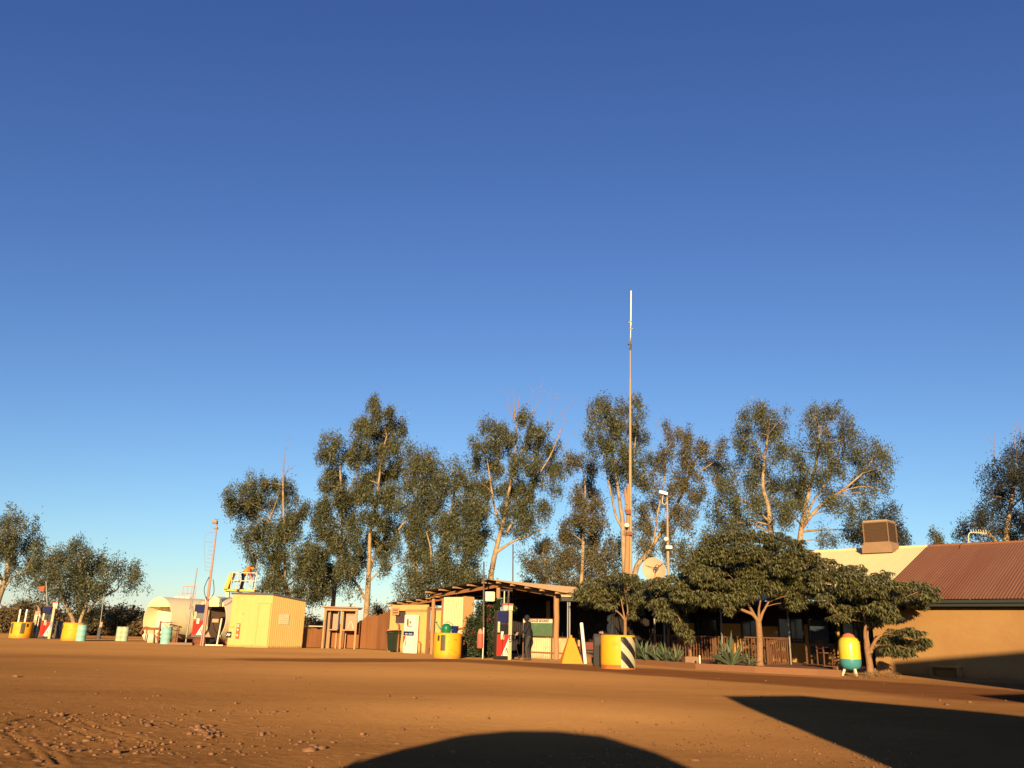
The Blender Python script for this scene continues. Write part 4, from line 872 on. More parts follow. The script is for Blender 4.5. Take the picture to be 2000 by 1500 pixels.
# ------------------------------------------------------------------ shade cloth fence and shelter
def cloth_fence(lab, pts, tops):
    t = thing('shade_cloth_fence', lab, 'fence', pts[0], 0, 'orange brown shade cloth fences')
    vs = []; n = 40; m = MB(); Ls = [0]
    for a, b in zip(pts[:-1], pts[1:]): Ls.append(Ls[-1]+(b-a).length)
    for k in range(n+1):
        s = Ls[-1]*k/n; i = max(j for j in range(len(Ls)-1) if Ls[j] <= s+1e-6); f = (s-Ls[i])/(Ls[i+1]-Ls[i]); p = pts[i].lerp(pts[i+1], f); h = tops[i]+(tops[i+1]-tops[i])*f
        dr = .05*math.sin(k*.42)+.012*math.sin(k*1.7)
        for j in range(7): g_ = j/6; vs.append((p.x, p.y+dr*(g_*(1-g_)*2+.2)-.02*math.sin(k*.3+g_*3), .03+h*g_+(.04*math.sin(k*.9) if j == 6 else 0)))
    m.smooth = True; m.add(vs, [(k*7+j, (k+1)*7+j, (k+1)*7+j+1, k*7+j+1) for k in range(n) for j in range(6)]); 
    m.add([Vector(v)+Vector((0,.012,0)) for v in vs], [(k*7+j, k*7+j+1, (k+1)*7+j+1, (k+1)*7+j) for k in range(n) for j in range(6)]); m.build('cloth', CLOTH, t, True)
    return t
cf = cloth_fence('lower orange brown shade cloth fence between the yellow shed and the brown shelter', [gx(590,47.9), gx(640,49.0), gx(694,49.5)], [1.0,1.0,1.0])
m = MB(); a = gx(590,48.0,1.16); b = gx(645,48.9,1.16); m.tube([a,b], .035, 8); m.build('rail', WHITEM, cf, True)
cf = cloth_fence('taller sagging orange brown shade cloth fence between the shelter and the toilet block', [gx(694,49.4), gx(712,48.9), gx(735,48.0), gx(759,46.3)], [1.35,1.75,1.82,2.05])
m = MB(); a = gx(757,46.0); m.tube([a, a+Vector((.1,0,2.35))], .04, 8); m.build('post', TIMB, cf, True)
m = MB(); a = gx(757,45.9,1.05); m.tube([a, a+Vector((.6,0,0))], .035, 8); m.build('rail', ORAIL, cf, True)
sh = thing('phone_shelter', 'small brown open shelter with two tinted booths on legs by the cloth fence', 'shelter', gx(655, 48.6))
D0 = 48.2
def hx(px_, py, d=D0): return at(px_, py, d)
HT = hx(660,1187).z
for px_, d, wd in ((629,D0,.09),(663.5,D0+.2,.11),(692,D0,.10),(655,D0+.9,.09),(672.5,D0+.9,.08)):
    p = gx(px_, d); m = MB(); hh = HT if px_ != 672.5 else .95
    m.box((p.x,p.y,hh/2), (wd,wd,hh)); m.build('post', TIMBP, sh, True)
m = MB(); a = gx(622,D0-.3); b = gx(703,D0-.2); m.slab([up(a,HT),up(b,HT),up(b+Vector((-.4,1.8,0)),HT-.05),up(a+Vector((0,1.9,0)),HT-.05)], (0,0,.06)); m.build('roof', mat('tan_flat_roof', (.33,.21,.12), .7), sh, True)
m = MB(); m.beam(up(gx(629,D0-.02),HT-.1), up(gx(692,D0-.02),HT-.1), .05, .12); m.build('roof_beam', TIMBP, sh, True)
for a_, b_, d in ((641,657,D0+.5),(667,691,D0+.4)):
    m = MB(); a = gx(a_,d); b = gx(b_,d); zb, zt = 1.02, 2.15; m.box(((a.x+b.x)/2,d+.3,(zb+zt)/2), (b.x-a.x,.04,zt-zb)); m.build('rear_panel', PANEL, sh, True)
    for e_ in (a, b): m = MB(); m.box((e_.x,d+.05,(zb+zt)/2), (.04,.6,zt-zb)); m.build('side_panel', PANEL, sh, True)
    m = MB(); m.box(((a.x+b.x)/2,d,zb-.02), (b.x-a.x+.05,.7,.06)); m.build('shelf', TIMBP, sh, True)
a = gx(668,D0+.35); m = MB(); m.box((a.x+.32,D0+.38,2.22), (.45,.05,.16)); m.build('name_board', SIGNT, sh, True)
m = MB(); m.beam((a.x+.15,D0+.66,1.06),(a.x+.32,D0+.66,1.5),.06,.03); m.beam((a.x+.50,D0+.66,1.06),(a.x+.36,D0+.66,1.5),.06,.03); m.build('pale_chevron_mark', WHITEM, sh, True)
m = MB(); m.ball((a.x+.22,D0+.66,1.9), (.08,.02,.1)); m.ball((a.x+.38,D0+.66,1.9), (.08,.02,.1)); m.build('round_mark', TIMBP, sh, True)
m = MB(); p = gx(637,D0+.5); m.box((p.x,p.y,1.1), (.32,.05,2.2)); m.build('inner_panel', mat('plywood_tan', (.30,.19,.09), .7), sh, True)
m = MB(); p = gx(684,D0+.3,HT+.05); m.tube([p, p+Vector((.03,0,.2))], .05, 8); m.build('vent_pipe', DGREY, sh, True)

# ------------------------------------------------------------------ poles, mast, dish
MD = 42.0
t = thing('radio_mast', 'very tall thin timber and steel radio mast rising above the trees', 'mast', gx(1222, MD))
def mp_(px_, py, d=MD): return at(px_, py, d)
m = MB(); m.tube([gx(1232.5,MD), mp_(1231.5,1110), mp_(1231,1000), mp_(1231,900)], [.10,.095,.08,.07], 10); m.build('lower_pole', mat('orange_painted_mast', (.42,.25,.12), .6, .2), t, True)
m = MB(); m.tube([mp_(1231,900), mp_(1231,740)], [.07,.05], 8); m.build('middle_pole', mat('orange_painted_mast',(0,0,0)), t, True)
m = MB(); m.tube([mp_(1231,741), mp_(1231,660)], [.04,.035], 8); m.build('upper_pole', mat('pink_grey_pole', (.34,.24,.2), .5), t, True)
m = MB(); m.tube([mp_(1231.5,662), mp_(1232,630)], .022, 8); m.tube([mp_(1232,636), mp_(1232.5,568)], .038, 8); m.build('whip_antenna', WHITE, t, True)
m = MB(); a = mp_(1230,670); m.box(a, (.15,.12,.22), M=Matrix.Rotation(.5,3,'Y')); m.tube([mp_(1231,684),mp_(1232,672)], .05, 6); m.build('antenna_box', DGREY, t, True)
m = MB(); a = mp_(1229,630); m.tube([a+Vector((-.05,0,-.03)),a+Vector((.12,0,.08))], .05, 6); m.build('clamp', GREYM, t, True); m = MB(); a = mp_(1233,641); m.tube([a+Vector((-.1,0,0)),a+Vector((.08,0,-.04))], .05, 6); m.build('clamp', GREYM, t, True)
m = MB(); m.tube([gx(1223,MD-.1,0), mp_(1224,1118,MD-.1), mp_(1226,1060,MD-.1), mp_(1227,1010,MD-.1), mp_(1227,945,MD-.1)], [.16,.15,.125,.10,.06], 10); m.tube([mp_(1224,985,MD-.1), mp_(1221,955,MD-.1)], [.09,.06], 8); m.build('support_log', POST, t, True)
m = MB(); a = mp_(1224,1026,MD-.3); m.ball(a, (.14,.14,.12)); m.box(a+Vector((0,0,-.02)), (.2,.2,.1)); cb = m.build('camera_dome', WHITE, t, True); m = MB(); m.ball(mp_(1224,1031,MD-.3), (.09,.09,.08)); m.build('camera_lens', BLACK, t, True)
m = MB(); a = mp_(1227,1000,MD-.25); m.box(a, (.26,.2,.22)); a = mp_(1229,1042,MD-.25); m.box(a, (.3,.15,.16)); m.build('bracket', RUST, t, True)
t = thing('flood_light_pole', 'slim pole with white flood light and camera behind the satellite dish', 'light pole', gx(1305, 40.5))
m = MB(); m.tube([gx(1306,40.5), mp_(1305,1110,40.5), mp_(1303,970,40.5)], [.08,.075,.045], 10); m.build('pole', mat('tan_pole', (.33,.24,.15), .6), t, True)
m = MB(); a = mp_(1295,963,40.4); m.box(a, (.42,.3,.14), M=Matrix.Rotation(.25,3,'Y')); m.build('flood_light', mat('flood_light_glass_white', (.75,.78,.8), .3), t, True); m = MB(); a = mp_(1303,969,40.5); m.box(a, (.3,.12,.08), M=Matrix.Rotation(.35,3,'Y')); m.build('lamp_bracket', DGREY, t, True)
m = MB(); m.tube(smooth([mp_(1295,968,40.4), mp_(1294,982,40.4), mp_(1299,985,40.4), mp_(1302,980,40.5)]), .018, 6); m.build('cable', WHITEM, t, True)
m = MB(); a = mp_(1301,1053,40.3); m.ball(a, (.13,.13,.11)); a = mp_(1306,1069,40.3); m.box(a, (.3,.2,.14)); m.build('security_camera', WHITE, t, True); m = MB(); a = mp_(1302,1073,40.3); m.box(a, (.34,.12,.04)); m.build('bracket', BLACK, t, True)
DDIST = 39.0; dc = at(1277,1112.5,DDIST)
t = thing('satellite_dish', 'round tan satellite dish facing the yard above the shade trees', 'satellite dish', (dc.x, dc.y, 0))
m = MB(); rr = .57; prof = [(.01,.14),(.2,.125),(.38,.08),(.5,.03),(rr,0)]
m.lathe(prof, n=40, caps=False); m.lathe([(a_, z+.012) for a_, z in prof], n=40, caps=False); m.lathe([(rr,0),(rr,.012)], n=40, caps=False)
Md = Matrix.Rotation(R(80), 3, 'X')@Matrix.Rotation(0, 3, 'Z'); Md = Matrix.Rotation(R(12),3,'Z')@Md
m.v = [Md@v+Vector((0,0,dc.z)) for v in m.v]; m.build('reflector', DISHM, t)
m = MB(); c0 = Vector((0.02,-.5,dc.z+.02))
for e in (Vector((-.5,-.02,dc.z+.2)), Vector((.42,.0,dc.z+.28)), Vector((.0,-.03,dc.z-.52))): m.tube([e, c0], .012, 6)
m.tube([c0+Vector((.08*math.cos(a_)-.03,0,.08*math.sin(a_)-.02)) for a_ in [k*.524 for k in range(13)]], .018, 6); m.tube([c0+Vector((.08*math.cos(a_)+.05,-.02,.08*math.sin(a_)+.08)) for a_ in [k*.524 for k in range(13)]], .018, 6); m.build('feed_arm', DGREY, t)
m = MB(); m.tube([(0,.15,0),(0,.15,dc.z)], .05, 8); m.build('stand', GREYM, t)
p = gx(944,36.9); t = thing('shed_front_pole', 'slim brown pole standing free in front of the open shed', 'pole', p); q0 = at(945,1097,36.9); m = MB(); m.tube([(0,0,0),(q0.x-p.x,0,q0.z)], .035, 8); m.build('pole', mat('brown_steel_pole', (.11,.07,.05), .5), t); m = MB(); m.lathe([(.09,0),(.09,.012)], n=12); m.build('base_plate', RUST, t)
p = at(1002,1137,39.5); q0 = at(1002,1067,39.5); m = MB(); m.tube([(0,0,-.6),(q0.x-p.x,0,q0.z-p.z)], .03, 8); m.lathe([(.035,0),(.03,.1)], (q0.x-p.x,0,q0.z-p.z), 8); o_ = m.build('flue_pole', mat('brown_steel_pole',(0,0,0))); o_.location = p; tag(o_, 'thin brown pole rising above the open shed roof', 'pole')
# small dark awning at the end of the verandah
t = thing('dark_awning', 'small dark awning with cream top on two thin posts between shed and verandah', 'awning', gx(1110, 35.2))
za = at(1110,1170,35.0).z; a = gx(1095,35.2); b = gx(1131,35.0)
m = MB(); m.box(((a.x+b.x)/2,35.6,za), (b.x-a.x,1.2,.16)); m.build('fascia', FASC, t, True); m = MB(); m.slab([(a.x,35.05,za+.1),(b.x,35.05,za+.1),(b.x,36.4,za+.34),(a.x,36.4,za+.34)], (0,0,.03)); m.build('roof_sheet', ROOFC, t, True)
for x in (1108.5, 1112.5): p = gx(x,35.2); m = MB(); m.tube([p, (p.x,p.y,za)], .03, 8); m.build('post', GREYM, t, True)
# marker cone, leaning bollard, red crate, mound, black cabinet, fire hose
t = thing('traffic_marker', 'orange yellow tapered marker with knob on top', 'traffic cone', gp(1116,1296)+Vector((0,.3,0)), .15)
m = MB(); s0, s1 = .40, .10; z1 = .93
m.add([(-s0,-s0*.7,0),(s0,-s0*.7,0),(s0,s0*.7,0),(-s0,s0*.7,0),(-s0*.93,-s0*.65,.12),(s0*.93,-s0*.65,.12),(s0*.93,s0*.65,.12),(-s0*.93,s0*.65,.12),(-s1,-s1,z1),(s1,-s1,z1),(s1,s1,z1),(-s1,s1,z1)], [(0,3,2,1),(8,9,10,11)]+[(i,(i+1)%4,4+(i+1)%4,4+i) for i in range(4)]+[(4+i,4+(i+1)%4,8+(i+1)%4,8+i) for i in range(4)]); m.build('body', ORNG, t)
m = MB(); m.lathe([(.06,z1),(.055,z1+.09),(.02,z1+.11)], n=12); m.build('knob', ORNG, t)
p = gp(1143.5,1296.5); q0 = at(1135.5,1216,p.y+.1); m = MB(); d = q0-p; m.tube([p, q0-d.normalized()*.03, q0], [.068,.066,.04], 14); o_ = m.build('leaning_bollard', WHITE); tag(o_, 'white round post leaning left beside the orange marker', 'bollard')
p = gx(1147,36.4); t = thing('red_bench', 'dark red bench behind the leaning white post', 'bench', p, .1)
m = MB(); m.box((0,0,.62), (.75,.34,.30)); m.build('backrest', mat('dark_red_paint', (.16,.035,.018), .6), t); m = MB(); m.box((-.4,-.1,.72), (.08,.3,.25)); m.build('armrest', SIGNT, t); m = MB(); m.box((0,-.1,.40), (.75,.4,.05)); m.build('seat', OILTB, t)
for x in (-.3,.3): m = MB(); m.box((x,0,.2), (.06,.3,.4)); m.build('leg', BLACK, t)
t = MB(); t.ball((0,0,0), (.42,.34,.30), 16, 10); o_ = t.build('boulder', STONE); o_.location = gp(1147,1293)+Vector((0,.5,.03)); tag(o_, 'low rounded reddish boulder behind the leaning white post', 'boulder')
p = gx(1166.5,31.2); t = thing('black_cabinet', 'narrow black metal cabinet hugging the left side of the chevron drum', 'cabinet', p); m = MB(); m.bbox((0,0,.55), (.26,.3,1.1), .02); m.build('body', BLACK, t); m = MB(); m.box((0,-.156,.85), (.18,.012,.3)); m.build('door', DARK, t)
t = thing('red_hose_cover', 'faded red hooded extinguisher cover on a thin post beside the flowering bush', 'fire extinguisher', gp(940,1287)+Vector((0,.2,0)))
m = MB(); m.lathe([(.11,.42),(.13,.46),(.13,.95),(.12,1.0)], (-.08,0,0), 20); m.build('cover', mat('faded_red_cover', (.52,.10,.06), .6, .1), t); m = MB(); m.lathe([(.12,1.0),(.09,1.12),(.03,1.2)], (-.08,0,0), 20); m.build('hood', mat('pale_red_hood', (.55,.25,.16), .6), t)
m = MB(); m.tube([(.05,.05,0),(.05,.05,1.25)], .03, 8); m.build('post', WHITEM, t)
p = gp(923,1277)+Vector((0,.1,0)); m = MB(); m.slab([(-.2,0,0),(.18,0,0),(.22,0,.16),(.05,0,.2),(-.1,0,.14)], (0,.25,0)); o_ = m.build('yellow_sack', ORNG); o_.location = p; tag(o_, 'crumpled yellow sack on the ground under the flowering bush', 'sack')
p = gp(957,1285)+Vector((0,.2,0)); m = MB(); m.lathe([(.08,-.06),(.19,-.07),(.23,-.04),(.23,.04),(.19,.07),(.08,.06)], axis='X', n=28, caps=False); m.lathe([(.01,-.02),(.1,-.02),(.1,.02),(.01,.02)], axis='X', n=16); o_ = m.build('old_tyre', BLACK); o_.location = p+Vector((0,0,.23)); tag(o_, 'small black tyre standing by the left foot of the shed fuel pump', 'tyre')
# arched barrow wheel behind drum B
p = gx(902,38.2); m = MB(); m.tube([(.55*math.cos(a_),0,.55+.55*math.sin(a_)+.1) for a_ in [math.pi*(.1+.85*k/12) for k in range(13)]], .05, 8); m.tube([(.0,0,0),(.0,0,1.0)], .04, 6); o_ = m.build('arched_frame', RUST); o_.location = p; tag(o_, 'rusty arched frame between the yellow drum and the flowering bush', 'frame')
# painted gas vessel on legs (plain, no face)
t = thing('painted_tank', 'upright rounded tank painted yellow above and blue green below on three pale legs', 'tank', gp(1671,1321.5)+Vector((0,.3,0)), .2)
r_ = .33
m = MB(); m.lathe([(r_*1.0,.52),(r_,.62),(r_,.95),(r_*.95,1.06),(r_*.8,1.15),(r_*.5,1.21),(.01,1.23)], n=40, caps=False); m.build('upper_shell', mat('bright_yellow_gloss', (.66,.50,.035), .3, .05, spec=.5), t)
m = MB(); m.lathe([(.01,.17),(r_*.5,.19),(r_*.82,.25),(r_*.96,.34),(r_,.44),(r_,.52)], n=40, caps=False); m.build('lower_shell', mat('blue_green_gloss', (.06,.25,.26), .35, .12, 3), t)
m = MB(); m.lathe([(r_*.62,1.19),(r_*.5,1.26),(r_*.2,1.31),(.01,1.32)], n=24, caps=False); m.build('cap', mat('orange_red_cap', (.6,.16,.07), .6), t)
for k in range(3): a_ = k*2.094+.55; m = MB(); m.tube([(r_*.55*math.cos(a_),r_*.55*math.sin(a_),.24),(r_*.85*math.cos(a_),r_*.85*math.sin(a_),0)], [.05,.035], 10); m.build('leg', WHITEM, t)
# potted tree pot
t = thing('concrete_planter', 'small concrete planter at the foot of the thin orange stemmed tree', 'planter', gx(1348,31.9,.17), .1); m = MB(); m.bbox((0,0,.11), (.5,.45,.22), .02); m.build('pot', CONC, t); m = MB(); m.box((0,0,.222), (.42,.37,.01)); m.build('soil', EARTH, t)
p = gx(1367,30.6,.17); m = MB(); m.lathe([(.03,0),(.03,.28),(.01,.3)], n=10); o_ = m.build('white_peg', WHITE); o_.location = p; tag(o_, 'short white peg in the raised bed left of the big agave', 'peg')

# ------------------------------------------------------------------ people: one continuous remeshed body
def person(lab, p, rz, J, mats, scale=1.0, hat=None):
    t = thing('person', lab, 'person', p, rz)
    bm = MB()
    def limb(a, b, ra, rb_, n=10):
        a, b = Vector(a), Vector(b); bm.tube([a, a.lerp(b,.35), b], [ra, ra*.55+rb_*.45+.004, rb_], n); bm.ball(a, ra, 10, 6); bm.ball(b, rb_, 10, 6)
    g = J; hip = Vector(g['hip']); ch = Vector(g['chest']); nk = Vector(g['neck']); hd = Vector(g['head']); side = Vector(g.get('side', (0,1,0)))
    bm.tube([hip-Vector((0,0,.06)), hip, hip.lerp(ch,.5), ch, nk-(nk-ch)*.25, nk], [.14,.165,.15,.17,.13,.065], 14)
    for s in (-1,1):
        bm.ball(hip+side*s*.09, (.12,.12,.13)); bm.ball(ch+side*s*.09+(nk-ch)*.3, (.12,.12,.12))
        sh_ = ch+side*s*.19+(nk-ch)*.55; e, h = Vector(g['elbow'][0 if s < 0 else 1]), Vector(g['hand'][0 if s < 0 else 1])
        limb(sh_, e, .065, .05); limb(e, h, .05, .032)
        d = (h-e).normalized(); o = d.orthogonal().normalized(); pl_ = h+d*.05; bm.tube([h, pl_, h+d*.09], [.03,.042,.038], 8)
        sd_ = side.cross(d).normalized() if abs(side.dot(d)) < .95 else o
        for k in range(4):
            b0_ = h+d*.085+sd_*(-.03+k*.02); L_ = (.062,.075,.07,.055)[k]; bm.tube([b0_, b0_+d*L_*.5+side*s*-.004, b0_+d*L_*.85-side*s*.02], [.0105,.010,.009], 6)
        b0_ = h+d*.03+sd_*-.035; bm.tube([b0_, b0_-sd_*.025+d*.03, b0_-sd_*.03+d*.06], [.012,.011,.009], 6)
        k_, f = Vector(g['knee'][0 if s < 0 else 1]), Vector(g['foot'][0 if s < 0 else 1])
        limb(hip+side*s*.10, k_, .098, .064); limb(k_, f+Vector((0,0,.09)), .066, .045)
        fw = Vector(g.get('fwd', (1,0,0))); bm.tube([f-fw*.06+Vector((0,0,.05)), f+fw*.05+Vector((0,0,.055)), f+fw*.19+Vector((0,0,.035))], [.05,.05,.035], 8)
    bm.tube([nk, hd-Vector((0,0,.06))], [.06,.058], 10)
    hf = Vector(g.get('face', (1,0,0))).normalized(); hs_ = side
    bm.ball(hd, (.085,.085,.115), 14, 10); bm.ball(hd+hf*.03-Vector((0,0,.05)), (.06,.06,.065)); bm.ball(hd+hf*.105-Vector((0,0,.015)), (.018,.014,.022))
    for s in (-1,1): bm.ball(hd+hs_*s*.088, (.018,.018,.032))
    o = bm.build('tmpbody', mats[0]); md = o.modifiers.new('r', 'REMESH'); md.mode = 'VOXEL'; md.voxel_size = .0115; ms = o.modifiers.new('s', 'SMOOTH'); ms.iterations = 3
    bpy.context.view_layer.update(); me = bpy.data.meshes.new_from_object(o.evaluated_get(bpy.context.evaluated_depsgraph_get())); bpy.data.objects.remove(o)
    me.name = 'body'; me.materials.clear(); [me.materials.append(x) for x in mats]
    nf = len(me.polygons); cc = np.zeros(nf*3); me.polygons.foreach_get('center', cc); cc = cc.reshape(-1,3); mi = np.zeros(nf, dtype=np.int32)
    def segd(a, b): a = np.array(a); b = np.array(b); d = b-a; tt = np.clip(((cc-a)@d)/(d@d), 0, 1); return np.linalg.norm(cc-a-tt[:,None]*d, axis=1), tt
    cand = []                                             # 0 skin 1 shirt 2 trousers 3 boots 4 sleeve tint
    cand.append((segd(hip-Vector((0,0,.1)), hip)[0]-.17, 2)); cand.append((segd(hip+Vector((0,0,.04)), nk)[0]-.19, 1)); cand.append((segd(nk+(hd-nk)*.35, hd+Vector((0,0,.05)))[0]-.07, 0))
    for i in (0,1):
        s = -1 if i == 0 else 1
        cand.append((segd(hip+side*s*.1, g['knee'][i])[0]-.10, 2)); cand.append((segd(g['knee'][i], Vector(g['foot'][i])+Vector((0,0,.14)))[0]-.06, 2)); f = Vector(g['foot'][i]); fw = Vector(g.get('fwd', (1,0,0)))
        cand.append((segd(f+Vector((0,0,.05)), f+fw*.18+Vector((0,0,.04)))[0]-.06, 3)); e, h = Vector(g['elbow'][i]), Vector(g['hand'][i])
        cand.append((segd(ch+side*s*.19+(nk-ch)*.55, e)[0]-.07, 4)); cand.append((segd(e, e.lerp(h,.92))[0]-.05, 4)); cand.append((segd(h, h+(h-e).normalized()*.16)[0]-.035, 0))
    D = np.stack([c_[0] for c_ in cand]); mi = np.array([c_[1] for c_ in cand])[D.argmin(0)].astype(np.int32)
    me.polygons.foreach_set('material_index', mi); me.polygons.foreach_set('use_smooth', np.ones(nf, dtype=bool)); ob = bpy.data.objects.new('body', me); col.objects.link(ob); ob.parent = t
    hm = MB()
    if hat == 'hood': hm.ball(hd-hf*.025+Vector((0,0,.015)), (.115,.115,.13), 16, 10); hm.v = [v if (v-hd).dot(hf) < .05 or v.z > hd.z+.07 else v-hf*((v-hd).dot(hf)-.05) for v in hm.v]; hm.build('hood', mats[1], t)
    else: hm.ball(hd-hf*.012+Vector((0,0,.03)), (.093,.093,.1), 16, 10); hm.v = [v if (v.z > hd.z+.02 or (v-hd).dot(hf) < .01) else v-hf*.05 for v in hm.v]; hm.build('hair' if hat is None else 'beanie', mat('dark_hair', (.02,.015,.012), .7), t)
    hm = MB()
    for s in (-1,1): hm.ball(hd+hf*.08+side*s*.034+Vector((0,0,.012)), .011, 8, 6)
    hm.build('eyes', BLACK, t); return t
pf = pw(473, zf, .55)
person('worker in orange hi vis shirt and navy trousers bending over on the tank platform', Vector((pf.x, pf.y, zf+.005)), 0,
    dict(hip=(-.02,0,.90), chest=(.22,0,1.22), neck=(.40,0,1.33), head=(.50,-.01,1.33), face=(.7,0,-.7), elbow=[(.42,-.22,.98),(.36,.22,1.0)], hand=[(.44,-.16,.72),(.50,.14,.74)], knee=[(.05,-.1,.46),(-.08,.1,.46)], foot=[(.02,-.11,0),(-.15,.11,0)]),
    [SKIN, HIVIS, NAVY, BOOT, HIVISR])
pb_ = gx(1029, 35.9, .0)
person('person in dark hooded jacket and olive trousers at the fuel pump, back turned', pb_, 0,
    dict(hip=(.03,0,.93), chest=(.0,0,1.32), neck=(-.02,0,1.53), head=(-.05,0,1.66), face=(-1,.3,-.2), side=(.25,-.97,0), fwd=(-.97,-.2,0), elbow=[(-.12,.25,1.12),(-.10,-.28,1.12)], hand=[(-.36,.1,1.06),(-.38,-.12,1.02)], knee=[(.02,.1,.48),(-.04,-.1,.48)], foot=[(.10,.13,0),(.02,-.12,0)]),
    [SKIN, JKT, TRO, BOOT, JKT], hat='hood')
pc3 = gx(1193, 31.0, .0)
person('person in dark top and beanie standing behind the chevron drum', pc3, 0,
    dict(hip=(.04,0,.92), chest=(.03,0,1.28), neck=(.0,0,1.50), head=(-.04,-.02,1.63), face=(-.8,-.6,-.15), side=(.2,-.98,0), fwd=(-1,0,0), elbow=[(-.02,.24,1.06),(.0,-.27,1.05)], hand=[(-.28,.12,1.12),(-.26,-.16,1.12)], knee=[(.02,.1,.48),(0,-.1,.48)], foot=[(.06,.12,0),(.02,-.12,0)]),
    [SKIN, JKT2, NAVY, BOOT, JKT2], hat='beanie')
# ------------------------------------------------------------------ vegetation
def leaves(C, n_per, spread, Lf, Wf, droop, seed=0):
    """C: (k,3) clump centres -> rhombic leaves hanging round each"""
    k = len(C); N = k*n_per; c = np.repeat(C, n_per, 0)+rng.normal(size=(N,3))*np.array(spread)
    d = rng.normal(size=(N,3))*.75+np.repeat(rng.normal(size=(k,3))*.55, n_per, 0); d[:,2] = d[:,2]*.5-droop; d /= np.linalg.norm(d, axis=1)[:,None]
    a = rng.normal(size=(N,3))*.8+np.repeat(rng.normal(size=(k,3)), n_per, 0)   # leaves of one spray share a facing, so sprays read light or dark
    wv = np.cross(d, a); wv /= np.linalg.norm(wv, axis=1)[:,None]+1e-9
    L_ = Lf*rng.uniform(.6,1.3,(N,1)); W_ = Wf*rng.uniform(.7,1.3,(N,1))
    V = np.stack([c-d*L_*.5, c+wv*W_*.5, c+d*L_*.5, c-wv*W_*.5], 1).reshape(-1,3); return V, np.arange(4*N).reshape(-1,4)
def rosettes(C, k, Lf, Wf):
    n = len(C); ang = rng.uniform(0, 6.28, (n,1))+np.arange(k)[None,:]*6.28/k+rng.normal(size=(n,k))*.25
    dn = rng.uniform(.25,1.1,(n,k)); d = np.stack([np.cos(ang), np.sin(ang), -dn], -1); d /= np.linalg.norm(d, axis=-1, keepdims=True)
    wv = np.stack([-np.sin(ang), np.cos(ang), rng.normal(size=(n,k))*.35], -1); wv /= np.linalg.norm(wv, axis=-1, keepdims=True)
    L_ = Lf*rng.uniform(.7,1.3,(n,k,1)); W_ = Wf*rng.uniform(.8,1.2,(n,k,1)); c = C[:,None,:]+d*.02
    V = np.stack([c, c+d*L_*.45+wv*W_*.5, c+d*L_-np.array([0,0,1])*L_*.18, c+d*L_*.45-wv*W_*.5], 2).reshape(-1,3); return V, np.arange(len(V)).reshape(-1,4)
def limb_path(a, b, bend=.12, n=5):
    a, b = Vector(a), Vector(b); L_ = (b-a).length; o = Vector([random.uniform(-1,1) for _ in range(3)])*L_*bend
    return [a.lerp(b, i/n)+o*math.sin(math.pi*i/n)*.8+Vector((0,0,1))*L_*.06*math.sin(math.pi*i/n) for i in range(n+1)]
